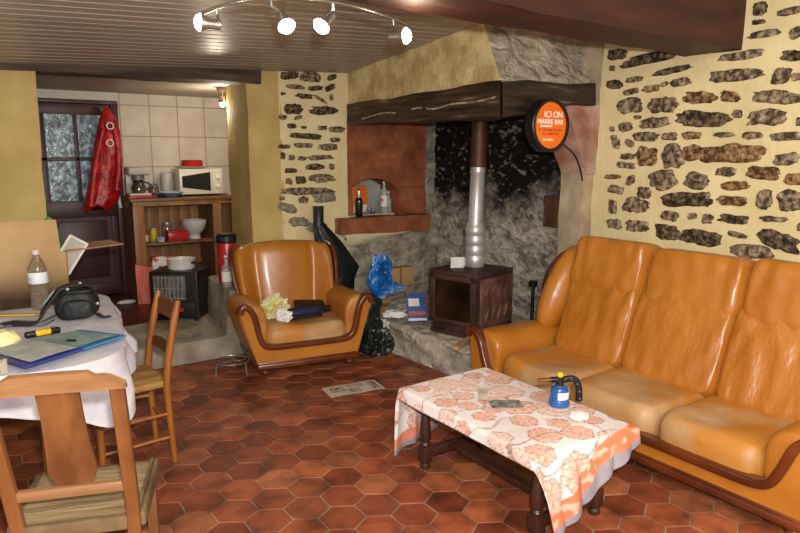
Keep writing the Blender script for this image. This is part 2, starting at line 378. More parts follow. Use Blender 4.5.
# ------------------------------------------------------------------ floor of hexagonal tiles
def hex_floor():
    mb = MB(); t = bmesh.new(); lay = t.loops.layers.float_color.new('Col')
    x0, x1, y0, y1 = -1.7, 3.9, -.9, 5.15
    f = t.faces.new([t.verts.new(p) for p in ((x0, y0, -.004), (x1, y0, -.004), (x1, y1, -.004), (x0, y1, -.004))])
    for l in f.loops: l[lay] = lin('a08a72')
    w = .188; R = w / math.sqrt(3); g = .0035
    pal = ['a3563a', '964c34', 'ad6142', '88432e', 'a6583d', 'b36b4c', '9a523c']
    row = 0; y = y0
    while y < y1:
        x = x0 + (w / 2 if row % 2 else 0)
        while x < x1:
            c = lin(random.choice(pal)); k = random.uniform(.58, 1.02); c = (c[0] * k, c[1] * k * .98, c[2] * k * .82, 1)
            dz = random.uniform(-.001, .001); tx = random.uniform(-.01, .01); ty = random.uniform(-.01, .01)
            ring = []
            for rr, z in ((R - g, -.004), (R - g - .001, -.001), (R - g - .006, .0)):
                ring.append([t.verts.new((x + rr * math.cos(D(30 + 60 * q)), y + rr * math.sin(D(30 + 60 * q)),
                                          z + dz + tx * rr * math.cos(D(30 + 60 * q)) + ty * rr * math.sin(D(30 + 60 * q)))) for q in range(6)])
            fs = [t.faces.new(ring[2])]
            for a, b in ((ring[0], ring[1]), (ring[1], ring[2])):
                for q in range(6): fs.append(t.faces.new((a[q], a[(q + 1) % 6], b[(q + 1) % 6], b[q])))
            for f in fs:
                for l in f.loops: l[lay] = c
            x += w
        y += R * 1.5; row += 1
    mb.add(t); return mb
tile_mat = M('terracotta_tiles', '8c8c8c', 'ffffff', scale=7, rough=.5, attr='Col', bump=.15, bscale=30, lo=.25, hi=.6, detail=8, spec=.35)
struct(hex_floor().build('floor', tile_mat, smooth=False))

# ------------------------------------------------------------------ ceiling of narrow boards, sloping
def zc(x, y): return 2.31 + .047 * (x - 2.93) - .08 * (y - 5.1)
mb = MB(); y = 2.2; bw = .096
while y < 5.12:
    prof = [(y, 0), (y + .008, -.0), (y + .012, -.007), (y + bw - .006, -.007), (y + bw - .002, 0), (y + bw, 0)]
    mb.loft([[Vector((x, yy, zc(x, yy) + dz)) for yy, dz in prof] for x in (-1.7, .5, 2, 3.9)], closed=False, caps=False)
    y += bw
struct(mb.build('ceiling', ceil_mat, smooth=False))
mb = MB(); mb.box2((-1.7, -.9, 2.62), (3.95, 2.2, 2.66)); struct(mb.build('ceiling_near', ceil_mat))

# ------------------------------------------------------------------ walls
def add_stones(mb, stones, to_world, mi0=1, proud=.014):
    rnd = random.Random(3)
    for a, z, w, h, k, ci in stones:
        n = 26; sd = rnd.random() * 50; t = bmesh.new(); rings = []; jit = [rnd.uniform(-.07, .07) for _ in range(26)]
        for s, d in ((1.06, -.012), (1.0, proud * .35), (.86, proud * .9), (.5, proud)):
            ring = []
            for q in range(n):
                th = 2 * PI * q / n
                cx, sx = math.cos(th), math.sin(th); kk = (abs(cx) ** 3.2 + abs(sx) ** 3.2) ** (-1 / 3.2)
                r = kk * (1 + .26 * noise.noise(Vector((cx * 1.6 + sd, sx * 1.6, 0))) + .14 * noise.noise(Vector((cx * 4 + sd, sx * 4, 7))) + jit[q])
                da = cx * r * s * w / 2; dz = sx * r * s * h / 2
                ring.append(t.verts.new(to_world(a, z, da, dz + k * da, d + .006 * noise.noise(Vector((da * 30, dz * 30, sd))))))
            rings.append(ring)
        for A, B in zip(rings, rings[1:]):
            for q in range(n): t.faces.new((A[q], A[(q + 1) % n], B[(q + 1) % n], B[q]))
        t.faces.new(rings[-1])
        mb.add(t, None, mi0 + ci)
def wob(p, amp=.012, f=3):
    return amp * noise.noise(Vector(p) * f) + amp * .4 * noise.noise(Vector(p) * f * 4)

# right wall, rubble stones showing through the plaster
mb = MB()
mb.grid(lambda u, v: Vector((WR + wob((0, u * 5, v * 3)), -.9 + u * 4.05, v * 2.75)), 70, 50)
add_stones(mb, STONES_RIGHT, lambda a, z, da, dz, d: Vector((WR - d, a - da, z + dz)))
struct(mb.build('wall_right', [plaster] + stone_mats, ang=60))

# fireplace back and side
mb = MB()
mb.grid(lambda u, v: Vector((WR + .06 + wob((5, u * 6, v * 8), .02, 2), 3.12 + u * 2.1, v * 2.7)), 60, 70)
struct(mb.build('wall_fireplace', soot_stone))
mb = MB()
mb.grid(lambda u, v: Vector((3.79 + u * .2, WB - .02 + wob((u, 3, v * 8), .02, 2), v * 2.6)), 8, 70)
struct(mb.build('trim_1', corner_stone))

# back wall: plain pillar, rubble part, niche part
mb = MB()
mb.rough([(2.03, 5.1, -.05), (2.32, 5.1, -.05), (2.11, 5.8, -.05), (2.32, 5.8, -.05), (2.02, 5.1, 2.6), (2.32, 5.1, 2.6), (2.11, 5.8, 2.6), (2.32, 5.8, 2.6)], (4, 8, 24), .008, 3)
mb.grid(lambda u, v: Vector((2.3 + u * .66, WB + wob((u * 2, 1, v * 4), .008), v * 2.6)), 16, 40, mi=1)
add_stones(mb, STONES_BACK, lambda a, z, da, dz, d: Vector((a + da, WB - d, z + dz)), 2)
struct(mb.build('wall_back', [plaster_dark, plaster] + stone_mats, ang=60))
mb = MB()
mb.rough([(-1.7, 5.1, 0), (.53, 5.1, 0), (-1.7, 5.7, 0), (.53, 5.7, 0), (-1.7, 5.1, 2.165), (.545, 5.1, 2.165), (-1.7, 5.7, 2.165), (.54, 5.7, 2.165)], (16, 6, 20), .012, 3)
mb.box2((-1.7, 5.12, 2.16), (.33, 5.7, 2.4))
struct(mb.build('wall_left', plaster_dark))
mb = MB(); mb.box2((.2, 5.16, 2.24), (2.1, 5.7, 2.6)); struct(mb.build('wall_lintel', plaster_dark))

# red stone niche panel with an arched opening
def niche():
    mb = MB(); x0, x1, zb, zt = 2.94, 3.8, .86, 1.9; a0, a1, zo = 2.97, 3.47, 1.06
    y0, y1 = WB - .02, WB + .28
    arch = lambda u: 1.285 + .105 * math.sin(PI * min(1, max(0, u))) ** .65 + .02 * (.5 - u)
    def face(xa, xb, za, zb_, n=6): mb.rough([(xa, y0, za), (xb, y0, za), (xa, y1, za), (xb, y1, za), (xa, y0, zb_), (xb, y0, zb_), (xa, y1, zb_), (xb, y1, zb_)], (n, 2, n), .004, 9, seed=xa * 9)
    face(x0, a0, zo, zt); face(a1, a1 + .005, zo, 1.30); face(a1 + .008, x1, zo, 1.29); face(3.68, x1, 1.30, zt)
    n = 24; secs = []
    for i in range(n + 1):
        u = i / n; x = a0 - .0 + u * (a1 - a0); z = arch(u)
        secs.append([(x, y0 - wob((x, 0, 1), .004, 9), z), (x, y1, z), (x, y1, zt), (x, y0 + wob((x, 2, 1), .004, 9), zt)])
    mb.loft(secs); face(a1, 3.676, 1.305, zt); mb.box2((3.48, WB + .01, 1.0), (3.84, WB + .2, 1.92))
    return mb
niche().build('stone_surround', brick_red)
o = bpy.data.objects['stone_surround']; tag(o, 'red stone panel with arched niche opening in the fireplace back wall', 'niche surround')
mb = MB(); mb.rough([(2.80, 4.98, .905), (3.8, 5.0, .88), (2.80, 5.36, .905), (3.8, 5.36, .88), (2.80, 4.98, 1.04), (3.8, 5.0, 1.04), (2.80, 5.36, 1.055), (3.8, 5.36, 1.055)], (20, 6, 4), .008, 6)
tag(mb.build('stone_ledge', brick_red), 'long red stone ledge jutting out below the arched niche', 'ledge')
mb = MB()
mb.grid(lambda u, v: Vector((2.9 + u * .95, WB + .01 - .05 * max(0, v - .9) * 10 * (1 - u) * .6 + wob((u * 3, 4, v * 3), .03, 2.5), v * .9)), 30, 26)
struct(mb.build('wall_niche_base', low_stone))
mb = MB(); mb.grid(lambda u, v: Vector((2.85 + u * .7 + .05 * v, 5.0 + v * .06 - .02 * math.sin(PI * v) + wob((u, v, 0), .01), .905 - v * (.13 - .09 * u))), 14, 6)
struct(mb.build('trim_2', M('whitewash', 'c9bd97', 'ddd3b4', scale=8, rough=.95, bump=.4)))
mb = MB(); mb.box2((2.34, 5.42, 0), (4.0, 5.48, 2.7)); mb.box2((2.94, 5.13, 1.9), (3.9, 5.42, 2.2)); struct(mb.build('wall_back_backing', plaster_dark))  # unseen backing added to stop world light leaking through the gaps
# niche interior: back board, sides
mb = MB(); mb.box2((2.95, 5.37, 1.0), (3.5, 5.39, 1.45)); mb.box2((2.97, 5.12, 1.02), (3.46, 5.38, 1.06))
struct(mb.build('trim_3', M('niche_inside', 'a39c90', 'bdb6a8', scale=6, rough=.9)))

# jamb beside the fireplace and its corbel
mb = MB()
mb.rough([(3.74, 3.13, 0), (3.92, 3.12, 0), (3.74, 3.34, 0), (3.92, 3.34, 0), (3.75, 3.13, 1.5), (3.92, 3.12, 1.5), (3.75, 3.34, 1.5), (3.92, 3.34, 1.5)], (4, 4, 22), .008, 5)
mb.rough([(3.83, 3.1, 1.48), (3.92, 3.1, 1.48), (3.83, 3.34, 1.48), (3.92, 3.34, 1.48), (3.82, 3.08, 2.5), (3.92, 3.08, 2.5), (3.82, 3.34, 2.5), (3.92, 3.34, 2.5)], (4, 4, 22), .006, 5)
struct(mb.build('trim_4', M('jamb_render', '8f7d66', 'b8a58a', 'c9bb9f', scale=6, rough=.95, bump=.4, detail=7)))
mb = MB()
mb.rough([(3.76, 3.10, 1.46), (3.92, 3.10, 1.46), (3.76, 3.34, 1.46), (3.92, 3.34, 1.46), (3.50, 3.10, 1.93), (3.92, 3.08, 1.95), (3.5, 3.34, 1.9), (3.92, 3.34, 1.93)], (8, 5, 10), .014, 5)
tag(mb.build('stone_corbel', M('corbel_stone', '94614e', 'bda08e', 'cbbcae', scale=5, rough=.9, bump=.5, detail=8)), 'pinkish tapering stone corbel holding up the right end of the mantel', 'corbel')
# little brown wooden box in the sooty wall beside the jamb
o = thing('wooden_hatch', 'small brown wooden hatch set in sooty fireplace wall beside the jamb', 'hatch', (3.83, 3.44, 1.06))
w_h = M('brown_hatch_wood', '3f2314', '6a4027', scale=6, rough=.6, stretch=(1, 1, .2))
mb = MB(); mb.box((0, 0, .11), (.03, .2, .22), .004); mb.build('panel', w_h, o)
mb = MB()
for dy in (-.1, .1): mb.box((-.01, dy, .11), (.03, .02, .24), .004)
for z in (0, .22): mb.box((-.01, 0, z), (.03, .22, .02), .004)
mb.build('frame', beam_old, o)

# hearth slab, rough and ashy
def hz(x, y, u): return 0
mb = MB()
def hearth(u, v):
    y = 2.9 + v * 2.22
    if u < .32:
        k = u / .32; x = 2.865 + .07 * (4.2 - y) * .9 + .05 * k + wob((0, y, k), .05, 3); z = -.01 + .25 * math.sin(k * PI / 2) ** .8 + wob((k, y, 3), .02, 5)
        if k == 0: z = -.01
    else:
        k = (u - .32) / .68; xe = 2.865 + .07 * (4.2 - y) * .9 + .05 + wob((0, y, 1), .05, 3); x = xe + (3.93 - xe) * k; z = .24 + wob((x, y, 3), .018, 5) * min(1, (1 - k) * 3)
    return Vector((x, y, z))
mb.grid(hearth, 44, 70)
struct(mb.build('floor_hearth', ash_stone, ang=80))

# hood above the mantel
T = Vector((2.951, 3.38, zc(2.955, 3.35) + .09))
mb = MB()
def q4(a, b, c, d, nu, nv, amp, mi, seed):
    a, b, c, d = map(Vector, (a, b, c, d))
    def f(u, v):
        p = a * (1 - u) * (1 - v) + b * u * (1 - v) + c * u * v + d * (1 - u) * v
        e = min(1, 6 * min(u, 1 - u) + .0) 
        return p + noise.noise_vector(p * 4 + Vector((seed, 0, 0))) * amp * e + noise.noise_vector(p * 11) * amp * .4 * e
    mb.grid(f, nu, nv, mi)
q4((2.96, 5.12, 2.03), (2.97, 3.17, 2.06), T, (2.95, 5.12, 2.42), 40, 10, .018, 0, 0)
q4((2.97, 3.17, 2.06), (3.9, 3.17, 2.09), (3.9, 3.30, 2.62), T, 24, 12, .02, 1, 3)
struct(mb.build('wall_hood', [hood_mat, hood_grey], ang=70))

# timbers
mb = MB(); mb.rough([(2.93, 3.13, 1.84), (2.93, 5.09, 1.865), (3.13, 3.33, 1.84), (3.13, 5.09, 1.87), (2.93, 3.13, 2.065), (2.93, 5.09, 2.035), (3.13, 3.33, 2.07), (3.13, 5.09, 2.04)], (40, 6, 8), .014, 3)
mb.tube(smoothpath([PX(x, y, X=2.926) for x, y in ((362, 119), (384, 113), (400, 113), (418, 108), (434, 109), (452, 104), (474, 102), (496, 97))], 5), 0, prof=[(.006, .003), (-.006, .003), (-.006, -.003), (.006, -.003)], up=(0, 0, 1), mi=1)
tag(mb.build('mantel_beam', [mantel_wood, M('pale_split', '6b5a49', 'b8a58c', scale=14, rough=.8)]), 'long dark sooty oak mantel beam over the niche side of the fireplace', 'beam')
mb = MB(); mb.rough([(2.94, 3.125, 1.84), (3.84, 3.125, 1.94), (3.14, 3.33, 1.84), (3.84, 3.33, 1.94), (2.935, 3.125, 2.065), (3.84, 3.125, 2.10), (3.14, 3.33, 2.07), (3.84, 3.33, 2.10)], (24, 6, 8), .014, 3, seed=4)
tag(mb.build('mantel_beam', mantel_wood2), 'short dark oak mantel beam behind the round orange sign', 'beam')
mb = MB(); mb.rough([(-1.7, 2.02, 2.22), (3.87, 2.105, 2.20), (-1.7, 2.46, 2.26), (3.87, 2.46, 2.205), (-1.7, 2.02, 2.68), (3.87, 2.105, 2.68), (-1.7, 2.45, 2.68), (3.87, 2.45, 2.68)], (60, 6, 6), .012, 2)
tag(mb.build('ceiling_beam', beam_red), 'large reddish brown ceiling beam running into the stone wall', 'beam')
mb = MB(); mb.rough([(.33, 5.07, 2.15), (2.14, 5.06, 2.165), (.33, 5.3, 2.15), (2.14, 5.3, 2.165), (.33, 5.07, 2.245), (2.14, 5.06, 2.28), (.33, 5.3, 2.245), (2.14, 5.3, 2.28)], (30, 5, 5), .01, 3)
tag(mb.build('lintel_beam', beam_old), 'thin worn grey-brown beam above the kitchen opening', 'beam')

# kitchen beyond the opening
KF, KY = .2, 7.0
mb = MB(); mb.box2((.3, 5.45, .1), (3.3, 7.1, KF))
struct(mb.build('floor_kitchen', M('dark_kitchen_floor', '3a1a12', '5a2a1d', '6d3a2a', scale=4, rough=.4, stretch=(1, 3, 1))))
mb = MB(); mb.rough([(.3, 4.93, -.02), (2.04, 4.93, -.02), (.3, 5.6, -.02), (2.04, 5.6, -.02), (.3, 5.0, .15), (2.04, 4.98, .16), (.3, 5.5, .222), (2.04, 5.55, .225)], (24, 10, 6), .014, 5)
struct(mb.build('trim_5', concrete))
mb = MB(); mb.rough([(1.70, 4.97, -.02), (2.06, 4.97, -.02), (1.76, 5.6, -.02), (2.06, 5.6, -.02), (1.78, 5.0, .52), (2.06, 5.0, .5), (1.78, 5.6, .54), (2.06, 5.6, .54)], (8, 10, 12), .02, 5)
mb.box2((1.9, 4.965, 0), (2.06, 5.0, .5), .01, mi=1)
struct(mb.build('trim_6', [concrete, plaster]))
mb = MB(); mb.box2((1.44, KY, KF), (3.3, KY + .1, 2.3))
struct(mb.build('wall_kitchen', tiles('pale_wall_tiles', 'c2b6a8', 'd0c6b9', '948879', .28, .305, (1.455, .26))))
mb = MB(); mb.box2((.5, KY + .06, KF), (1.44, KY + .12, 2.3)); mb.box2((.5, KY - .02, 2.10), (1.44, KY + .1, 2.3), mi=1)
struct(mb.build('wall_kitchen_left', [M('kitchen_wall', '9a8c78'), M('white_lintel', 'c3bfba', rough=.5)]))
mb = MB(); mb.box2((.42, 5.6, 0), (.5, 7.1, 2.4)); mb.box2((3.3, 5.6, 0), (3.38, 7.1, 2.4)); struct(mb.build('wall_kitchen_side', plaster_dark))
mb = MB(); y = 5.6
while y < 7.1:
    mb.box2((.3, y, 2.2), (3.38, y + .09, 2.23), .006); y += .096
struct(mb.build('ceiling_kitchen', ceil_mat))

# kitchen door
o = thing('door_1', '', '', (0, 0, 0)); del o['label']; del o['category']; o['kind'] = 'structure'
dw = M('dark_red_door_wood', '35181a', '4a2425', '5b3130', scale=4, rough=.45, stretch=(3, 1, .4))
glass = M('frosted_pane_reflection', '4f6069', '8fa6b0', 'dfeaf0', scale=14, rough=.12, bump=.3, bscale=30, detail=7, lo=.42, hi=.62, spec=.6, emit=.12)  # blue-white outside reflection painted as pale specks, plus a faint added glow
x0, x1, z0, z1 = .72, 1.36, KF + .01, 2.08; yd = KY - .01
mb = MB()
for a, b in ((x0, x0 + .06), (x1 - .06, x1)): mb.box2((a, yd - .02, z0), (b, yd + .03, z1), .004)
for a, b in ((z0, z0 + .12), (1.0, 1.16), (z1 - .1, z1)): mb.box2((x0, yd - .022, a), (x1, yd + .03, b), .004)
mb.box2((1.022, yd - .02, 1.1), (1.058, yd + .03, z1 - .05), .004); mb.box2((x0, yd - .02, 1.545), (x1, yd + .03, 1.58), .004)
mb.build('door_frame', dw, o)
mb = MB(); mb.box2((x0 + .05, yd, z0 + .1), (x1 - .05, yd + .02, 1.05)); mb.box2((x0 + .1, yd - .012, z0 + .18), (x1 - .1, yd + .01, .96), .012); mb.build('panel', dw, o)
for xa, xb in ((x0 + .06, 1.022), (1.058, x1 - .06)):
    for za, zb_ in ((1.16, 1.545), (1.58, z1 - .1)):
        mb = MB(); mb.box2((xa - .003, yd, za - .003), (xb + .003, yd + .008, zb_ + .003)); mb.build('pane', glass, o)
mb = MB(); mb.box2((x0 - .12, yd - .04, KF), (x0 - .003, yd + .05, 2.1), .005); mb.box2((x1 + .003, yd - .04, KF), (x1 + .07, yd + .05, 2.1), .005); mb.box2((x0 - .12, yd - .04, z1 + .003), (x1 + .07, yd + .05, 2.12), .005)
mb.build('door_casing', dw, o)

# ------------------------------------------------------------------ leather sofa and armchair
leather = M('tan_leather', 'a9661f', 'ba782b', 'c6873b', scale=3, rough=.36, bump=.16, bscale=14, spec=.5, lo=.3, hi=.7, coat=.15)
leather_pleat = M('creased_leather', 'a9661f', 'ba782b', 'c6873b', scale=3, rough=.36, bump=.75, bscale=4, bstretch=(3.2, 1, 1.2), spec=.5, lo=.3, hi=.7, coat=.15)
leather_worn = M('worn_leather', 'b97a30', 'b48c5e', 'cbac88', scale=3.2, rough=.5, bump=.25, bscale=12, lo=.42, hi=.54, detail=8)
wood_trim = M('polished_brown_wood', '4a1f0b', '6e3312', '84441d', scale=4, rough=.28, stretch=(1, 1, 1), detail=6, coat=.3)

def arm_sections(sgn, x0, h, w, y0, y1, lowx):
    """padded arm: closed section swept from front to back; x0 outer edge, sgn +1 left arm"""
    pts = [(lowx, .06), (lowx * .6, .2), (.0, h * .72), (-.012, h * .87), (.02, h * .965), (w * .4, h), (w * .72, h * .97), (w * .93, h * .86), (w * .96, h * .7), (w * .93, .22), (w * .9, .06)]
    secs = []
    for y, k, dz in ((y0, .8, -.02), (y0 + .015, .95, -.005), (y0 + .05, 1, 0), (y0 + .25, 1, 0), ((y0 + y1) / 2, .99, -.008), (y1 - .1, .98, -.012), (y1, .95, -.015)):
        cx, cz = w * .5, h * .8
        secs.append([Vector((x0 + sgn * (cx + (px - cx) * k), y, (cz + (pz - cz) * k if pz > .1 else pz) + (dz if pz > .1 else 0))) for px, pz in pts])
    return secs
def subsurf(o, n=2):
    m = o.modifiers.new('smooth', 'SUBSURF'); m.levels = n; m.render_levels = n; return o
def front_rail(W, h, w, zr, ins):
    k = w / .2
    L = [(.0, h * .88), (.012 * k, h * .955), (.05 * k, h * .955), (.085 * k, h * .86), (.105 * k, h * .72), (.12 * k, zr + .10), (.145 * k, zr + .035), (.19 * k, zr + .006), (.27 * k, zr)]
    return smoothpath([(x, 0, z) for x, z in L], 5) + smoothpath([(W - x, 0, z) for x, z in L[::-1]], 5)

def seating(root, W, Dp, h, w, zr, lowx, seat_xs, seat_top, arm_mat=leather):
    # body and front panel
    path = front_rail(W, h, w, zr, 0)
    poly = [(p.x, p.z) for p in path if True]
    mb = MB()
    pp = [(lowx, .07)] + [(x, z - .01) for x, z in poly] + [(W - lowx, .07)]
    mb.prism(pp, .05, Matrix.Translation((0, .07, 0)) @ Matrix.Rotation(PI / 2, 4, 'X'))
    mb.box2((lowx + .02, .07, .06), (W - lowx - .02, Dp - .06, zr - .02), .01)
    mb.build('body', leather, root)
    mb = MB(); mb.tube([p + Vector((0, .025, 0)) for p in path], 0, prof=rectprof(.075, .042), up=(0, 1, 0)); mb.build('front_rail', wood_trim, root)
    mb = MB(); mb.box2((lowx - .012, .005, .05), (W - lowx + .012, Dp - .04, .092), .012); mb.box2((lowx - .004, .014, .088), (W - lowx + .004, Dp - .05, .105), .008); mb.build('plinth', wood_trim, root)
    for sgn, x0 in ((1, 0), (-1, W)):
        mb = MB(); mb.loft(arm_sections(sgn, x0, h, w, .035, Dp * .8, lowx)); subsurf(mb.build('arm', arm_mat, root, ang=180))
    for i, (a, b) in enumerate(seat_xs):
        mb = MB()
        def warp(c, cw=b - a):
            sag = -.02 * math.exp(-((c.x / cw * 3) ** 2 + ((c.y + .02) * 5) ** 2)) if c.z > 0 else 0
            return c + Vector((0, 0, sag + .012 * noise.noise(c * 5 + Vector((i * 3, 0, 0))) - .02 * (c.y + .3) * (1 if c.z > 0 else 0)))
        mb.pillow(((a + b) / 2, .345, seat_top - .105), (b - a, .64, .22), (7, 7, 3.2), 20, None, warp)
        mb.build('seat_cushion', leather_worn, root, ang=70)
    for x in (lowx + .05, W - lowx - .05):
        for y in (.06, Dp - .1):
            mb = MB(); mb.lathe([(.02, 0), (.036, .008), (.042, .026), (.034, .042), (.026, .052)], 16, Matrix.Translation((x, y, 0))); mb.build('foot', wood_trim, root)

sofa = thing('leather_sofa', 'long tan leather three-seat sofa with wooden rail against the stone wall', 'sofa', (2.75, 3.2, 0), -PI / 2)
SW = 2.17
seating(sofa, SW, .98, .475, .27, .19, .05, [(.26, .80), (.80, 1.38), (1.38, 1.92)], .345)
lean = Matrix.Rotation(D(-21), 3, 'X')
def pleats(c, s):
    return c + Vector((.006 * noise.noise(Vector((c.z * 7, s, 2))), (.013 * noise.noise(Vector((c.x * 14 + s, c.z * 4, s))) + (.009 * noise.noise(Vector((c.x * 24, c.z * 9, s))))) * (1 if c.y < 0 else 0), .006 * noise.noise(Vector((c.x * 6, s, 0)))))
for i, (a, b, top) in enumerate(((.29, .82, 1.05), (.82, 1.42, 1.035), (1.42, 1.93, 1.05))):
    mb = MB(); mb.pillow(((a + b) / 2, .69, .53), (b - a + .02, .25, .58), (9, 2.8, 8), 24, lean, lambda c: pleats(c, i * 5)); mb.build('back_cushion', leather_pleat, sofa, ang=70)
    mb = MB(); mb.pillow(((a + b) / 2 + (-.015 if i == 0 else .02), .815, top - .185), (b - a + (.05 if i == 0 else .02), .29, .38), (10, 2.6, 5), 24, Matrix.Rotation(D(-14), 3, 'X'), lambda c: pleats(c, i * 5 + 2)); mb.build('headrest', leather, sofa, ang=70)
for sgn, x in ((1, .17), (-1, SW - .17)):
    mb = MB()
    secs = []
    for t in range(13):
        k = t / 12; c = Vector((x + sgn * (.05 * k - .02), .60 + .24 * k, .40 + .55 * k)); r = (math.sin(PI * min(1, max(.02, k * .96 + .02)))) ** .3
        secs.append([c + Vector((math.cos(2 * PI * q / 16) * .11 * r, math.sin(2 * PI * q / 16) * .16 * r, -math.sin(2 * PI * q / 16) * .03)) for q in range(16)])
    mb.loft(secs); mb.build('wing_cushion', leather_pleat, sofa, ang=80)
    mb = MB(); mb.tube(smoothpath([(x - sgn * .10, .70, .50), (x - sgn * .14, .71, .64), (x - sgn * .13, .74, .78), (x - sgn * .07, .79, .89), (x + sgn * .03, .85, .96)], 6), 0, prof=rectprof(.06, .05), up=(0, 1, 0)); mb.build('back_rail', wood_trim, sofa)
mb = MB(); mb.box2((.1, .84, .1), (SW - .1, .96, .92), .04, 3); mb.build('back_panel', leather, sofa)

chair_rz = -D(9.8)
arm = thing('leather_armchair', 'tan leather wing armchair with curved wooden front rail on bun feet', 'armchair',
            Vector((2.10, 4.235, 0)) + Matrix.Rotation(chair_rz, 3, 'Z') @ Vector((-.5, 0, 0)), chair_rz)
AW, AD = 1.0, .80
seating(arm, AW, AD, .55, .215, .215, .12, [(.165, .835)], .36, M('rubbed_leather', 'a9661f', 'b5803f', 'b8905c', scale=3.5, rough=.45, bump=.16, bscale=14, lo=.4, hi=.6))
def back_secs():
    secs = []; n = 32
    lv = [(.30, 1, 1), (.4, 1, 1), (.5, 1, 1), (.6, 1, 1), (.7, 1, 1), (.78, 1, 1), (.84, .99, 1), (.875, .965, .86), (.895, .93, .6), (.903, .89, .25)]
    for z, kx, ky in lv:
        hw = (.375 + .045 * min(1, (z - .3) / .4)) * kx; yc = .60 + .20 * (z - .3); F = []; B = []
        wing = .17 * max(0, 1 - (z - .3) / .75)
        for q in range(n + 1):
            s = -1 + 2 * q / n; a = abs(s)
            t = min(1, max(0, (a - .6) / .35)); t = t * t * (3 - 2 * t)
            y = yc - wing * t - .045 * max(0, 1 - (a / .56) ** 2) ** .6 * (1 if a < .56 else 0) - .03 * max(0, 1 - ((a - .8) / .2) ** 2)
            if a > .93: y += .07 * ((a - .93) / .07) ** 2
            y += .005 * noise.noise(Vector((s * 6, z * 5, 3)))
            yb = yc + .14 - .05 * a ** 3 - .0
            ym = (y + yb) / 2; zz = z - .035 * s * s * ((z - .3) / .6) ** 2
            F.append(Vector((.5 + s * hw, ym + (y - ym) * ky, zz))); B.append(Vector((.5 + s * hw * .985, ym + (yb - ym) * ky, zz)))
        secs.append(F + B[::-1])
    return secs
mb = MB(); mb.loft(back_secs()); subsurf(mb.build('backrest', leather, arm, ang=180), 1)
for s in (-1, 1):
    pts = [(.5 + s * .40, .56, .50), (.5 + s * .425, .61, .62), (.5 + s * .432, .66, .75), (.5 + s * .42, .71, .84), (.5 + s * .37, .73, .885)]
    mb = MB(); mb.tube(smoothpath(pts, 6), 0, prof=rectprof(.04, .03), up=(0, 1, 0)); mb.build('wing_rail', wood_trim, arm)

# ------------------------------------------------------------------ coffee table with printed cloth
dark_wood = M('dark_turned_wood', '2b150e', '4a291b', '5f3a28', scale=5, rough=.45, detail=6)
TX0, TX1, TY0, TY1, TZ = 1.79, 2.36, 1.66, 2.59, .43
ct = thing('coffee_table', 'low dark wooden coffee table with turned legs and long stretcher board', 'table', ((TX0 + TX1) / 2, (TY0 + TY1) / 2, 0))
hx, hy = (TX1 - TX0) / 2, (TY1 - TY0) / 2
mb = MB(); mb.box((0, 0, TZ - .022), (2 * hx, 2 * hy, .03), .006); mb.build('tabletop', dark_wood, ct)
mb = MB()
for s in (-1, 1): mb.box((s * (hx - .07), 0, TZ - .075), (.022, 2 * hy - .2, .07), .003); mb.box((0, s * (hy - .09), TZ - .075), (2 * hx - .16, .022, .07), .003)
mb.build('apron', dark_wood, ct)
for sx in (-1, 1):
    for sy in (-1, 1):
        mb = MB(); m = Matrix.Translation((sx * (hx - .10), sy * (hy - .075), 0))
        mb.lathe([(.018, 0), (.027, .008), (.027, .024), (.018, .034), (.024, .044)], 16, m)
        mb.box((sx * (hx - .10), sy * (hy - .075), .085), (.056, .056, .085), .005)
        mb.lathe([(.02, .127), (.029, .135), (.021, .148), (.03, .165), (.0285, .21), (.022, .29), (.02, .30), (.028, .308), (.02, .318)], 16, m)
        mb.box((sx * (hx - .10), sy * (hy - .075), .358), (.056, .056, .08), .004); mb.build('leg', dark_wood, ct)
mb = MB()
for sy in (-1, 1): mb.box((0, sy * (hy - .075), .085), (2 * hx - .24, .03, .055), .006)
mb.box((0, 0, .10), (.085, 2 * hy - .17, .028), .005); mb.build('stretcher', dark_wood, ct)

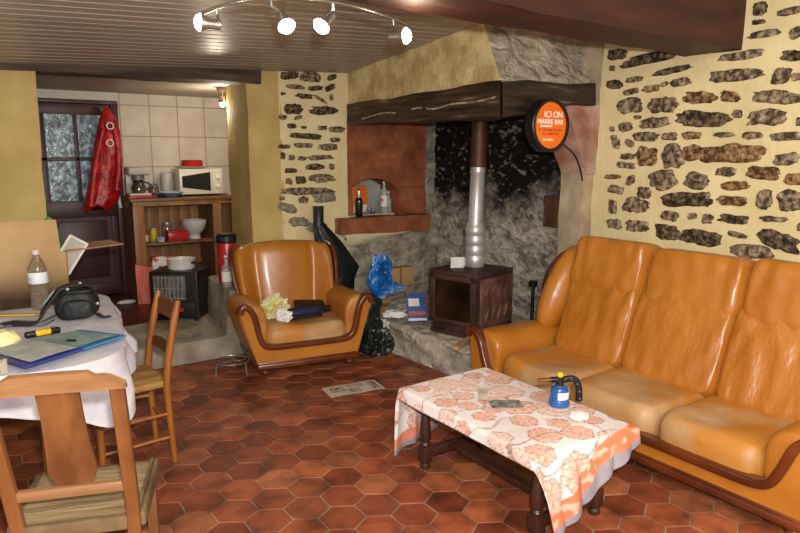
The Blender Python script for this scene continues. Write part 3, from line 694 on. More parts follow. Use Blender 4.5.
# the cloth: a sheet lying on the table, falling over both ends
LS, WS = TY1 - TY0, TX1 - TX0
rnd = random.Random(11)
flowers = [(rnd.uniform(-.25, 1.45), rnd.uniform(-.1, .62), rnd.uniform(.045, .10), rnd.random() * 6) for _ in range(900)]
keep = []
for fl in flowers:
    if all((fl[0] - g[0]) ** 2 + (fl[1] - g[1]) ** 2 > (fl[2] + g[2]) ** 2 * .72 for g in keep): keep.append(fl)
flowers = keep[:75]
T0, T1 = -.06, WS + .03
def cloth_start(t): return -.40 + .20 * min(1, max(0, t / WS))
def cloth_limits(t):       # how far the cloth hangs at the near end: longest at the open corner
    k = min(1, max(0, t / WS)); return LS + .38 - .26 * k ** .9
def cloth_col(u, v):
    t = T0 + (T1 - T0) * v; s = cloth_start(t) + (cloth_limits(t) - cloth_start(t)) * u
    c = Vector(lin('e8dfdb')[:3])
    n = noise.noise(Vector((s * 9, t * 9, 2))); n2 = noise.noise(Vector((s * 26, t * 26, 5)))
    sal = Vector(lin('d98a6c')[:3]); pale = Vector(lin('e8b79e')[:3]); brn = Vector(lin('94604e')[:3]); grey = Vector(lin('8d8790')[:3])
    if n > .4: c = c.lerp(pale, .3)
    for fs, ft, fr, ph in flowers:
        d = math.hypot(s - fs, t - ft)
        if d < fr:
            a = math.atan2(t - ft, s - fs) + ph; pet = fr * (.86 + .14 * abs(math.cos(3.5 * a)) + .05 * n2)
            if d < pet:
                w = .5 + .5 * math.cos(d / fr * 9 + 3 * math.cos(7 * a) + n2 * 3)
                c = c.lerp(pale, .4).lerp(sal, .05 + .8 * w) if ph < 4 else c.lerp(pale, .3 + .5 * w)
                if d > pet - .006 or abs(math.sin(3.5 * a)) < .10 and d > fr * .3: c = c.lerp(brn, .6)
            break
    if abs(noise.noise(Vector((s * 5, t * 5, 9)))) < .018: c = c.lerp(brn, .7)
    e = (cloth_limits(t) - s) + .025 * math.sin(t * 14) ; 
    if e < .055: c = grey.lerp(Vector(lin('a39ba0')[:3]), .5 + .5 * n2)
    elif e < .14: c = sal.lerp(Vector(lin('e07a4c')[:3]), .5) if n2 > -.2 else pale
    e2 = s - cloth_start(t)
    if e2 < .035: c = grey
    elif e2 < .10: c = sal
    return (*c, 1)
def cloth_pos(u, v):
    t = T0 + (T1 - T0) * v; s = cloth_start(t) + (cloth_limits(t) - cloth_start(t)) * u
    x = min(max(t, 0), WS); y = min(max(s, 0), LS + .045 * min(1, max(0, t / WS)) ** 2)
    ex = t - x; ey = s - y; d = math.hypot(ex, ey)
    z = TZ + .004 + .0022 * noise.noise(Vector((s * 8, t * 8, 0))) + .003 * max(0, noise.noise(Vector((s * 3 + 4, t * 5, 1))))
    px, py = x, y
    if d > 1e-6:
        r = .012; arc = min(d, r * PI / 2); z -= r - r * math.cos(arc / r); out = r * math.sin(arc / r)
        hang = d - arc; z -= hang
        rip = .022 * math.sin(t * 19 + (2 if ey > 0 else .5)) * min(1, hang / .15) + .012 * math.sin(t * 41 + s * 4) * min(1, hang / .1)
        out += hang * .10 + abs(rip) * .8
        if ey > 0: px += .2 * hang * (1 - t / WS) + .0; 
        px += (ex / d) * out; py += (ey / d) * out
    return Vector((TX0 + px, TY1 - py, z))
mb = MB(); mb.grid(cloth_pos, 230, 90, 0, cloth_col)
cl = mb.build('tablecloth', M('printed_cotton', 'e8e8e8', 'ffffff', scale=4, rough=.85, attr='Col', bump=.15, bscale=60, spec=.2), ang=180)
md = cl.modifiers.new('thick', 'SOLIDIFY'); md.thickness = .002; md.offset = 1
tag(cl, 'white tablecloth printed with salmon flowers and a grey border over low coffee table', 'tablecloth')

# blow torch
o = thing('blow_torch', 'small blue gas blow torch with black pistol handle on the flowered cloth', 'blow torch', PX(559, 405, Z=TZ + .009), D(-32))
blue = M('blue_can', '1f4a86', '2d5fa0', scale=3, rough=.3)
black = M('black_plastic', '0f0f10', '1b1b1c', scale=5, rough=.35)
mb = MB(); mb.lathe([(.03, 0), (.047, .002), (.049, .012), (.044, .03), (.042, .035), (.042, .075), (.036, .088), (.024, .094), (.02, .1)], 28); mb.build('gas_can', blue, o)
mb = MB(); mb.lathe([(.0424, .038), (.0432, .04), (.0432, .07), (.0424, .072)], 28, caps=False)
bm = mb.bm; bmesh.ops.delete(bm, geom=[f for f in bm.faces if f.calc_center_median().y > -.005 or f.calc_center_median().x < -.022], context='FACES'); mb.build('paper_label', M('white_label', 'e6e6ea', rough=.5), o)
mb = MB(); mb.cyl((0, 0, .092), (0, 0, .14), .021, .018, 20); mb.cyl((-.045, 0, .125), (.03, 0, .125), .014, seg=14)
mb.tube(smoothpath([(.02, 0, .125), (.055, 0, .130), (.078, 0, .118), (.09, 0, .085), (.094, 0, .04), (.094, 0, .022)], 5), 0, prof=rectprof(.024, .03, .35), up=(0, 1, 0)); mb.build('handle', black, o)
mb = MB(); mb.cyl((-.105, 0, .122), (-.04, 0, .125), .0085, .0105, 14); mb.build('nozzle', M('burnt_brass', '5b3417', '8a5a2a', scale=12, rough=.35, metal=.8), o)
mb = MB(); mb.lathe([(.012, .138), (.0145, .142), (.0145, .156), (.011, .16)], 12); mb.build('knob', M('yellow_plastic', 'd9b51a', rough=.4), o)
steel = M('steel', 'b0b0b0', metal=1, rough=.3)
for p in ((.05, .131), (.078, .108), (.09, .07), (.094, .035)): mb = MB(); mb.cyl((p[0], -.0125, p[1]), (p[0], -.0155, p[1]), .004, seg=8); mb.build('screw', steel, o)
# flat things on the cloth
mb = MB(); mb.grid(lambda u, v: Vector(((u - .5) * .15, (v - .5) * .09, .008 + .003 * math.sin(u * 5))), 10, 4)
c_ = mb.build('printed_card', M('mottled_print', '4a4a42', '8f948a', 'b9bcb2', scale=40, rough=.6)); at(c_, PX(506, 406, Z=TZ) + Vector((0, 0, .004)), D(-30)); tag(c_, 'small dark mottled card lying flat in the middle of flowered cloth', 'card')
mb = MB(); mb.grid(lambda u, v: Vector(((u - .5) * .045, (v - .5) * .17, .009 + .003 * math.sin(v * 5))), 4, 10)
c_ = mb.build('paper_strip', M('beige_paper', 'b3a88f', 'c9bfa8', scale=12, rough=.7)); at(c_, PX(483, 396, Z=TZ) + Vector((0, 0, .004)), D(-40)); tag(c_, 'narrow beige strip of paper beside the mottled card on flowered cloth', 'paper')
mb = MB(); mb.blob((0, 0, .012), (.055, .04, .014), .3, 2, 4, 3, 1.2, floor=0)
c_ = mb.build('crumpled_tissue', M('white_tissue', 'e9e3de', rough=.9)); at(c_, PX(579, 420, Z=TZ) + Vector((0, 0, .007)), D(20)); tag(c_, 'crumpled white tissue on flowered cloth in front of the blow torch', 'tissue')

# ------------------------------------------------------------------ wooden chairs
oak = M('worn_chair_wood', '5e371a', '84532b', '9d6d40', scale=4, rough=.5, stretch=(3, 3, .5), detail=8, bump=.1)
oak_top = M('scuffed_chair_wood', '704a2a', '936a45', 'b08c66', scale=4, rough=.55, stretch=(.5, 3, 3), detail=8, bump=.15)
honey = M('honey_chair_wood', '7a4517', '9a5f27', 'b47a3c', scale=4, rough=.4, stretch=(3, 3, .5), detail=6)
rush = M('woven_rush', '8a6530', 'b08a4c', 'c6a466', scale=30, rough=.85, stretch=(1, .2, 1), bump=.6, bscale=60)
cane = M('dusty_seat_wood', '6d5738', '99825d', 'b09c7a', scale=6, rough=.85, stretch=(.4, 4, 1), bump=.5, bscale=20, detail=8)

# foreground chair seen from behind
fc = thing('splat_back_chair', 'worn wooden chair seen from behind with broad splat back, drawn up to the table', 'chair', (.235, 2.17, 0), D(-20))
hw0, hw1 = .170, .20; lean_y = -.17
def post(s, z): return Vector((s * (hw0 + .012 * (z - .43)), (0 if z < .43 else lean_y * ((z - .43) / .54) ** 1.15), z))
for s in (-1, 1):
    mb = MB(); mb.tube([post(s, z) + (Vector((0, -.05 * (1 - z / .43), 0)) if z < .43 else Vector()) for z in (0, .1, .2, .3, .43, .55, .68, .8, .9, .945)], 0, prof=rectprof(.034, .042, .2), up=(0, 1, 0)); mb.build('back_post', oak, fc)
mb = MB(); secs = []
for q in range(21):
    s = -1 + q / 10; x = s * (hw0 + .035); top = .992 - .035 * max(0, (abs(s) - .55) / .45) ** 1.5 - .012 * max(0, 1 - ((abs(s) - .62) / .1) ** 2) ; bot = .928 + .006 * s * s
    y = lean_y * 1.0 - .02 * (1 - s * s) * -1
    secs.append([Vector((x, y - .014, bot)), Vector((x, y + .012, bot)), Vector((x, y - .004 + .0, top)), Vector((x, y - .026, top - .004))])
mb.loft(secs); mb.build('crest_rail', oak_top, fc)
mb = MB(); prof = [(.57, .045), (.60, .058), (.64, .07), (.72, .064), (.82, .058), (.93, .058)]
secs = []
for z, w_ in prof:
    y = lean_y * ((z - .43) / .54) ** 1.15 + .008
    secs.append([Vector((-w_ + .012, y, z)), Vector((w_ + .012, y, z)), Vector((w_ + .012, y + .013, z)), Vector((-w_ + .012, y + .013, z))])
mb.loft(secs); mb.build('splat', oak, fc)
mb = MB(); y = lean_y * (.135 / .54) ** 1.15; mb.box((0, y + .0, .565), (2 * hw0 - .03, .026, .034), .005); mb.build('lower_back_rail', oak_top, fc)
mb = MB(); y1 = .37
mb.prism([(-.19, -.005), (.19, -.005), (.20, y1), (-.20, y1)], .02, Matrix.Translation((0, 0, .425)), .004); mb.build('seat', cane, fc)
mb = MB()
for a, b in (((-.19, 0, .42), (-.197, y1, .42)), ((.19, 0, .42), (.197, y1, .42)), ((-.197, y1, .42), (.197, y1, .42)), ((-.19, 0, .42), (.19, 0, .42))): mb.bar(a, b, .05, .03, .006, up=(1, 0, 0) if abs(a[0] - b[0]) < .1 else (0, 1, 0))
for a, b in (((.20, .02, .447), (.205, y1, .447)), ((.183, .02, .452), (.188, y1, .452))): mb.bar(a, b, .012, .018, .004)
mb.build('seat_frame', M('grimy_frame_wood', '4b3620', '77603e', '94805c', scale=7, rough=.8, detail=8, bump=.3), fc)
for s in (-1, 1): mb = MB(); mb.box((s * .18, y1 - .02, .2), (.038, .038, .4), .005); mb.build('front_leg', oak, fc)
mb = MB(); mb.box((0, y1 - .02, .16), (.35, .02, .03), .004)
for s in (-1, 1): mb.bar((s * .19, -.03, .13), (s * .18, y1 - .02, .13), .02, .028, .004)
mb.build('stretcher', oak, fc)

# rush seated chair at the side of the table
rc = thing('rush_seat_chair', 'honey-coloured wooden chair with rush seat pushed in sideways at the table', 'chair', (.82, 3.50, 0), D(92))
hw = .165
def rpost(s, z): return Vector((s * hw, (-.02 * (1 - z / .43) if z < .43 else -.09 * ((z - .43) / .45) ** 1.3), z))
for s in (-1, 1):
    mb = MB(); mb.tube([rpost(s, z) for z in (0, .12, .25, .36, .43, .55, .67, .78, .86)], [.015, .017, .018, .019, .020, .020, .020, .019, .014], 10); mb.build('back_post', honey, rc)
honey_d = M('dark_honey_wood', '4f2b10', '6d3f1b', '80502a', scale=4, rough=.4, stretch=(.5, 3, 3), detail=6)
for z0, z1, cv in ((.73, .84, .02), (.56, .63, .015)):
    mb = MB(); secs = []
    for q in range(11):
        s = -1 + q / 5; x = s * hw; yy = rpost(1, (z0 + z1) / 2).y - cv * (1 - s * s)
        zt = z1 - .02 * s * s; secs.append([Vector((x, yy - .006, z0 + .01)), Vector((x, yy + .006, z0 + .01)), Vector((x, yy - .004, zt)), Vector((x, yy - .014, zt))])
    mb.loft(secs); mb.build('back_slat', honey_d, rc)
mb = MB(); mb.prism([(-.17, -.01), (.17, -.01), (.205, .36), (-.205, .36)], .04, Matrix.Translation((0, 0, .415)), .016)
mb.build('rush_seat', rush, rc)
for s in (-1, 1): mb = MB(); mb.tube([(s * .185, .335, z) for z in (0, .1, .3, .44)], [.014, .017, .018, .018], 10); mb.build('front_leg', honey, rc)
mb = MB()
for z in (.14, .27):
    for s in (-1, 1): mb.cyl((s * .165, -.01, z), (s * .185, .335, z), .009, seg=8)
mb.cyl((-.165, -.012, .2), (.165, -.012, .2), .009, seg=8); mb.cyl((-.185, .335, .22), (.185, .335, .22), .009, seg=8); mb.build('stretcher', honey, rc)

# ------------------------------------------------------------------ wood stove and flue
iron = M('rusty_cast_iron', '33211d', '4f352f', '6c4b40', scale=6, rough=.6, metal=.2, detail=8, bump=.15, bscale=20)
zinc = M('galvanised_flue', 'a5a7a7', 'c9cbca', 'dededc', scale=5, rough=.32, metal=.55, stretch=(1, 1, .4))
p0 = PX(430, 330, Z=.25); p1 = PX(474, 340, Z=.25)
st_rz = math.atan2(p1.y - p0.y, p1.x - p0.x)
stove = thing('wood_stove', 'rusty cast iron wood stove with glass door standing on the stone hearth', 'stove', (p0.x, p0.y, .245), st_rz)
w_ = .43; dp = .52; hh = .525           # local x along the front (left->right), y into the stove
mb = MB(); mb.box2((.01, .02, .03), (w_ - .01, dp, hh - .04), .008); mb.box2((0, .0, 0), (w_, dp + .01, .03), .006)
mb.box2((-.012, -.01, hh - .06), (w_ + .012, dp - .14, hh - .03), .006); mb.prism([(dp - .16, hh - .035), (dp, hh - .10), (dp, hh - .14), (dp - .16, hh - .1)], w_ - .02, Matrix(((0, 0, 1, .01), (1, 0, 0, 0), (0, 1, 0, 0), (0, 0, 0, 1)))); mb.build('firebox', iron, stove)
mb = MB()
for a, b in (((.0, -.012, .09), (.05, .02, hh - .06)), ((w_ - .05, -.012, .09), (w_, .02, hh - .06)), ((.0, -.012, .09), (w_, .02, .125)), ((.0, -.012, hh - .10), (w_, .02, hh - .06))): mb.box2(a, b, .006)
dr = mb.build('door', iron, stove)
mb = MB(); mb.box2((.048, 0, .12), (w_ - .048, .008, hh - .098)); mb.build('glass', M('sooty_glass', '0d0906', '2a1c10', '4a3218', scale=5, rough=.12, spec=.6), dr)
mb = MB(); mb.cyl((w_ - .022, -.012, .27), (w_ - .022, -.03, .27), .009); mb.cyl((w_ - .022, -.028, .27), (w_ - .022, -.028, .2), .006); mb.build('handle', iron, dr)
mb = MB()
for z in (.025, .045, .065): mb.box2((.02, -.012, z), (w_ - .02, .0, z + .01), .003)
mb.cyl((w_ * .45, -.01, .05), (w_ * .45, -.03, .05), .012); mb.build('air_grate', iron, stove)
mb = MB(); x = w_ - .01
mb.box2((x, .06, .06), (x + .012, dp - .02, hh - .08), .005)
for k in range(4):
    yy = .12 + k * .085
    for za, zb_, d in ((.12, .22, .04), (.22, .32, -.04), (.32, .385, .03)): mb.bar((x + .013, yy + (0 if d > 0 else .04), za), (x + .013, yy + (.04 if d > 0 else 0), zb_), .02, .022, .006, up=(1, 0, 0))
mb.build('side_panel', M('worn_iron', '54382f', '80594c', 'a8866f', scale=9, rough=.5, metal=.25, detail=8), stove)
mb = MB(); mb.lathe([(.085, hh - .05), (.085, hh - .02), (.075, hh - .01)], 24, Matrix.Translation((w_ * .6, dp * .42, 0))); mb.build('flue_collar', iron, stove)
loc = stove.location + Matrix.Rotation(st_rz, 3, 'Z') @ Vector((w_ * .6, dp * .42, 0))
fl = thing('flue_pipe', 'shiny galvanised flue pipe rising from the stove to the hood', 'flue pipe', (loc.x, loc.y, .245 + hh - .01))
mb = MB(); pr = [(.07, 0)]
for k in range(4): z = .02 + k * .075; pr += [(.075, z), (.079, z + .012), (.079, z + .05), (.073, z + .062)]
pr += [(.066, .34)]
mb.lathe(pr, 28); mb.build('elbow_section', zinc, fl)
def clothx(z): return Vector((.035 * max(0, z - .3), -.0 * z, z))
mb = MB(); mb.tube([clothx(z) for z in (.33, .36, .37, .7, .71, .72, .75)], [.06, .06, .058, .056, .06, .06, .056], 28); mb.build('pipe_section', zinc, fl)
mb = MB(); mb.tube([clothx(z) for z in (.75, .9, 1.1, 1.5)], [.062, .061, .06, .06], 28); mb.build('upper_pipe', M('rust_brown_flue', '2c1710', '4b2a1c', '6b4030', scale=6, rough=.55, metal=.3, detail=7), fl)

# paper on top of the stove
paper = M('white_paper', 'd8d6d0', 'e6e4de', scale=9, rough=.8)
o = MB(); o.grid(lambda u, v: Vector(((u - .5) * .14, .02 * math.sin(u * 3) - .02 * v, v * .085)), 8, 6)
c_ = o.build('folded_paper', paper); m = stove.matrix_basis
at(c_, stove.location + Matrix.Rotation(st_rz, 3, 'Z') @ Vector((.16, .16, hh - .03)), D(-35)); tag(c_, 'white folded sheet of paper standing on top of the stove', 'paper')

# fire poker rest and wood stick
o = thing('fire_iron', 'short black iron firedog standing on hearth between stove and sofa', 'fire iron', (PX(530, 322, Z=.25).x - .02, 3.62, .245))
mb = MB(); mb.cyl((0, 0, 0), (0, 0, .32), .016, .014, 12); mb.build('shaft', black, o)
mb = MB(); mb.lathe([(.02, .31), (.034, .315), (.036, .35), (.028, .36)], 14); mb.build('cap', black, o)
mb = MB(); mb.bar((-.06, 0, .012), (.06, 0, .012), .03, .024, .004); mb.build('foot', black, o)
o = MB(); o.rough([(-.02, -.16, 0), (.02, -.16, 0), (-.02, .16, 0), (.02, .16, 0), (-.02, -.16, .028), (.02, -.16, .028), (-.02, .16, .028), (.02, .16, .028)], (3, 10, 2), .003, 10)
c_ = o.build('kindling_stick', M('split_wood', 'a3804f', 'c7a673', scale=8, rough=.8, stretch=(4, .4, 4))); at(c_, (2.93, 3.45, .262), D(-62)); tag(c_, 'pale split stick of kindling on the hearth edge by the sofa arm', 'stick')

# ------------------------------------------------------------------ hearth clutter
card = M('brown_cardboard', '8d6a45', 'a27c53', scale=5, rough=.85, stretch=(1, 1, 6))
card_l = M('pale_cardboard', 'a5855d', 'b8986d', scale=3, rough=.85)
white_p = M('white_plastic', 'dedede', 'efefef', scale=5, rough=.4)
blue_bag = M('blue_white_plastic', '0f4f9a', '2a78c4', 'e6ecf2', scale=5, rough=.25, lo=.40, hi=.5, detail=3, bump=.4, bscale=12)
# crumpled blue bag leaning on the wall
mb = MB(); mb.blob((0, 0, .19), (.125, .07, .21), .24, 1.6, 5, 5, 1.3, floor=0); mb.blob((.12, .0, .07), (.15, .06, .055), .3, 2, 4, 8, 1.3, floor=0)
c_ = mb.build('plastic_bag', blue_bag, ang=30); at(c_, (3.08, 4.78, .34)); tag(c_, 'crumpled blue and white plastic bag heaped on cardboard against the fireplace wall', 'bag')
# open cardboard box it lies in
o = thing('cardboard_carton', 'open brown cardboard carton with spread flaps lying on the hearth', 'box', (3.11, 4.62, .25), D(-6))
mb = MB()
mb.box2((-.2, -.14, 0), (.26, .26, .012)); mb.box2((-.2, .25, 0), (.26, .26, .12)); mb.box2((-.2, -.14, 0), (-.19, .26, .09)); mb.box2((.25, -.14, 0), (.26, .26, .09)); mb.box2((-.2, -.15, 0), (.26, -.14, .085))
mb.build('carton', card, o)
mb = MB(); mb.bar((-.19, -.15, .085), (-.16, -.27, .02), .03, .006); mb.prism([(-.2, 0), (.26, 0), (.2, .13), (-.15, .13)], .006, Matrix.Translation((0, -.147, .085)) @ Matrix.Rotation(D(200), 4, 'X')); mb.build('flap', card, o)
o = thing('small_carton', 'small pale cardboard carton standing behind the blue bag', 'box', (3.36, 4.93, .29), 0)
mb = MB(); mb.box((0, 0, .14), (.3, .12, .28), .005); mb.build('carton', card_l, o)
mb = MB(); mb.box((0, -.062, .16), (.02, .004, .24)); mb.box((.0, -.0615, .10), (.26, .003, .02)); mb.build('tape', M('brown_tape', '8a6a44', rough=.4), o)
def booklet(name, label, cat, loc, size, rz, tilt, mat):
    o = MB(); o.box((0, 0, size[2] / 2), size, .002); c = o.build(name, mat); c.location = loc; c.rotation_euler = (tilt[0], tilt[1], rz); tag(c, label, cat); return c
print_b = M('blue_brochure', '3a4f86', '8f9cc0', 'd5d3d8', scale=14, rough=.4, lo=.4, hi=.6)
print_g = M('grey_magazine', '6a6a66', 'b8b4ac', 'd8d4cc', scale=16, rough=.45, lo=.4, hi=.6)
print_r = M('pale_leaflet', 'cfccc6', 'b0605a', 'dad6d0', scale=9, rough=.5, lo=.5, hi=.62)
bro = thing('brochure', 'blue brochure with white panel propped against the left side of the stove', 'brochure', (3.04, 4.16, .262), D(-55))
bro.rotation_euler = (D(-38), 0, D(-28))
mb = MB(); mb.box((0, 0, .13), (.16, .008, .26), .002); mb.build('cover', M('blue_cover', '39508f', '4c66a6', '7b88b0', scale=9, rough=.35), bro)
mb = MB(); mb.box((-.02, -.0055, .17), (.09, .003, .07)); mb.build('white_panel', paper, bro)
mb = MB(); mb.box((0, -.0055, .015), (.15, .003, .02)); mb.build('white_band', paper, bro)
mb = MB(); mb.box((0, -.0055, .07), (.14, .003, .035)); mb.build('red_band', M('red_print', 'a8504a', 'c46a60', scale=9, rough=.5), bro)
booklet('magazine', 'grey magazine lying slanted across the brown carton', 'magazine', (3.06, 4.45, .345), (.2, .28, .008), D(-50), (D(14), D(-8)), print_g)
booklet('leaflet', 'pale leaflet standing edge-up behind the blue brochure', 'leaflet', (3.14, 4.36, .30), (.15, .21, .004), D(-70), (D(48), 0), print_r)
mb = MB(); mb.blob((0, 0, .03), (.11, .05, .035), .35, 2, 4, 2, 1.4, floor=0)
c_ = mb.build('crumpled_wrapper', white_p, ang=30); at(c_, (2.965, 4.38, .258), D(-25)); tag(c_, 'crumpled white plastic wrapper on the hearth edge in front of the carton', 'wrapper')
mb = MB(); mb.blob((0, 0, .05), (.05, .09, .06), .35, 2, 4, 6, 1.4)
c_ = mb.build('white_rag', M('dirty_white_rag', 'b9b4ab', 'd8d3ca', scale=9, rough=.9), ang=30); at(c_, (2.86, 4.42, .15), 0); tag(c_, 'dirty white rag hanging over the hearth edge beside the black sack', 'rag')

# tall black plastic shape and black sack by the armchair
blk = M('black_polythene', '0c0f0e', '1b211f', scale=5, rough=.32, bump=.35, bscale=14, spec=.5)
o = thing('wrapped_pump', 'tall black plastic-wrapped shape with narrow open neck behind leather armchair', 'wrapped object', (2.715, 4.955, 0))
mb = MB(); secs = []
for z, rx, ry, cx in ((0, .12, .1, .06), (.3, .13, .1, .05), (.52, .13, .10, .06), (.62, .14, .11, .10), (.70, .15, .115, .03), (.78, .145, .11, -.02), (.86, .125, .1, -.06), (.94, .09, .08, -.105), (1.0, .06, .06, -.135), (1.03, .05, .05, -.145)):
    secs.append([Vector((cx + rx * (1 + .10 * noise.noise(Vector((math.cos(2 * PI * q / 40) * 2.2, math.sin(2 * PI * q / 40) * 2.2, z * 4)))) * math.cos(2 * PI * q / 40) * (1 + .05 * math.sin(q * 2 * PI / 40 * 9 + z * 9)), ry * .75 * math.sin(2 * PI * q / 40) * (1 + .05 * math.sin(q * 2 * PI / 40 * 9 + z * 9)), z)) for q in range(40)])
mb.loft(secs); mb.build('wrapping', blk, o)
mb = MB(); mb.lathe([(.048, 1.0), (.044, 1.06), (.046, 1.16), (.05, 1.17), (.042, 1.17), (.038, 1.05)], 20, Matrix.Translation((-.148, 0, 0))); mb.build('neck', M('black_rubber', '121716', '222b29', scale=4, rough=.4), o)
mb = MB()
def sk(u, v):
    return None
mb.pillow((0, .06, .24), (.21, .40, .48), (4, 4, 5), 26, None, lambda c: c * (1 + .22 * noise.noise(c * 7) - .16 * abs(noise.noise(c * 13)) - .10 * abs(noise.noise(c * 27)))); mb.blob((.02, -.16, .10), (.12, .13, .13), .25, 2.2, 5, 9, 1.3, floor=0)
c_ = mb.build('black_sack', M('black_bin_bag', '0f1413', '232b29', scale=7, rough=.38, bump=.6, bscale=16), ang=25); at(c_, (2.725, 4.45, .005)); tag(c_, 'crumpled black bin sack on floor between armchair and stone hearth', 'sack')

# things on the armchair
yel = M('pale_yellow_plastic', 'd8cf7e', 'e9e6c4', scale=6, rough=.4)
mb = MB(); mb.blob((0, 0, .09), (.11, .09, .10), .42, 2.4, 5, 1, 1.6, floor=0)
ac = lambda x, y, z: arm.location + Matrix.Rotation(chair_rz, 3, 'Z') @ Vector((x, y, z))
c_ = mb.build('plastic_bag', yel, ang=25); at(c_, ac(.33, .37, .335)); tag(c_, 'crumpled pale yellow plastic bag on the armchair seat', 'bag')
mb = MB(); mb.blob((0, 0, .05), (.065, .06, .06), .35, 2, 4, 5, 1.4, floor=0)
c_ = mb.build('white_bundle', white_p, ang=30); at(c_, ac(.36, .20, .34)); tag(c_, 'small white plastic bundle at the front of the armchair seat', 'bundle')
nav = M('navy_cloth', '10142a', '202a52', '3a4470', scale=7, rough=.6, bump=.4)
o = thing('folded_umbrella', 'dark blue and black folded umbrella lying across the armchair seat', 'umbrella', ac(.56, .27, .352), chair_rz + D(10))
mb = MB(); mb.tube([(-.19, 0, .035), (-.15, 0, .04), (-.05, 0, .045), (.05, 0, .045), (.12, 0, .04), (.14, 0, .035)], [.025, .045, .045, .04, .03, .02], 12); mb.build('canopy', nav, o)
mb = MB(); mb.cyl((.13, 0, .037), (.20, 0, .045), .024, .028, 14); mb.tube([(-.18, -.05, .015), (-.02, -.065, .018), (.1, -.06, .015)], .011, 8); mb.build('handle', black, o)
o = thing('black_case', 'flat black case propped on top of the folded umbrella in armchair', 'case', ac(.60, .33, .405), chair_rz - D(4))
o.rotation_euler = (D(14), D(4), chair_rz - D(4))
mb = MB(); mb.box((0, 0, .03), (.24, .13, .035), .012, None, 3); mb.build('body', black, o)
mb = MB(); mb.box((-.02, -.066, .03), (.12, .004, .02), .001); mb.build('front_strip', M('dark_grey_plastic', '2a2d2a', rough=.3), o)

# floor: magazine, wire trivet
o = thing('newspaper', 'open newspaper with pictures lying on the tiled floor before the armchair', 'newspaper', (2.17, 3.72, .002), D(-8))
def pap(u, v): return Vector(((u - .5) * .40, (v - .5) * .20, .003 + .006 * abs(math.sin(u * 6)) * .6))
mb = MB(); mb.grid(pap, 16, 6); mb.build('pages', M('newsprint', 'b3aa98', 'c5bdad', scale=30, rough=.8), o)
for i, (x, y, a, b, c) in enumerate(((-.11, .02, .10, .10, '5a4a3c'), (.0, -.03, .09, .07, '7a6a58'), (.03, .055, .12, .06, '8a8478'), (.15, .0, .06, .15, '6b3a32'))):
    mb = MB(); mb.grid(lambda u, v: Vector((x + (u - .5) * a, y + (v - .5) * b, .0045 + .006 * abs(math.sin((x + (u - .5) * a) / .40 * 6 + 3)) * .6)), 6, 4)
    mb.build('picture', M('print_picture', c, 'b8a894', '2f2a26', scale=25, rough=.7), o)
o = thing('plant_stand', 'low round wire stand on thin legs on the tiles left of the armchair', 'stand', (1.60, 4.52, 0), .3)
wire = M('grey_wire', '7d7a76', 'a8a49e', scale=9, rough=.35, metal=.7)
mb = MB(); mb.tube([(.125 * math.cos(t * PI / 16), .125 * math.sin(t * PI / 16), .1) for t in range(33)], .005, 8); mb.build('rim', wire, o)
mb = MB()
for k in range(3): mb.tube([(.06 * math.cos(t * PI / 10) + .055 * math.cos(k * 2.094), .06 * math.sin(t * PI / 10) + .055 * math.sin(k * 2.094), .1) for t in range(21)], .0035, 6)
mb.build('wire_rings', wire, o)
for k in range(3): mb = MB(); mb.cyl((.12 * math.cos(k * 2.094 + .8), .12 * math.sin(k * 2.094 + .8), .1), (.13 * math.cos(k * 2.094 + .8), .13 * math.sin(k * 2.094 + .8), 0), .005, seg=8); mb.build('leg', wire, o)

# ------------------------------------------------------------------ round sign
sg = thing('bar_sign', 'round orange advertising sign in black drum frame hanging from the mantel beam', 'sign', (3.265, 3.045, 1.79))
R = .172
rotX = Matrix.Rotation(PI / 2, 4, 'X')
mb = MB(); mb.lathe([(R - .006, -.035), (R, -.03), (R, .04), (R - .006, .045), (R - .022, .045), (R - .024, .032), (R - .024, -.035)], 48, rotX); mb.build('drum_frame', black, sg)
mb = MB(); mb.lathe([(R - .022, .02), (R - .022, .033)], 48, rotX); mb.build('orange_face', M('orange_face', 'd95f14', 'e57020', scale=3, rough=.3, emit=.25), sg)
tm = lambda x, z: Matrix.Translation((x, -.0335, z)) @ Matrix.Rotation(PI / 2, 4, 'X')
white_l = M('white_lettering', 'f2e8e0', emit=.3)
red_l = M('dark_red_lettering', '9a2a10')
text_mb('ICI ON', .056, tm(.025, .068)).build('lettering', white_l, sg, smooth=False)
text_mb('MARRE BAR', .046, tm(.0, .022)).build('lettering', white_l, sg, smooth=False)
mb = text_mb('ET ON VEND DU VIN', .022, tm(.0, -.03)); mb.build('lettering', red_l, sg, smooth=False)
mb = text_mb('AU COMPTOIR', .022, tm(.0, -.055)); mb.build('lettering', red_l, sg, smooth=False)
text_mb('bar tabac', .026, tm(-.02, -.09)).build('lettering', white_l, sg, smooth=False)
mb = MB(); mb.box((-.04, -.0345, -.005), (.11, .001, .008)); mb.build('underline', white_l, sg)
mb = MB(); mb.cyl((0, .035, R - .01), (0, .09, R - .02), .008, seg=8); mb.build('bracket', black, sg)
mb = MB(); mb.tube(smoothpath([(3.40, 3.05, 1.70), (3.47, 3.06, 1.66), (3.55, 3.08, 1.63), (3.62, 3.09, 1.58), (3.68, 3.10, 1.50), (3.72, 3.11, 1.42)], 5), .006, 8)
tag(mb.build('power_cord', black), 'black power cord running from the orange sign along the corbel', 'cord')

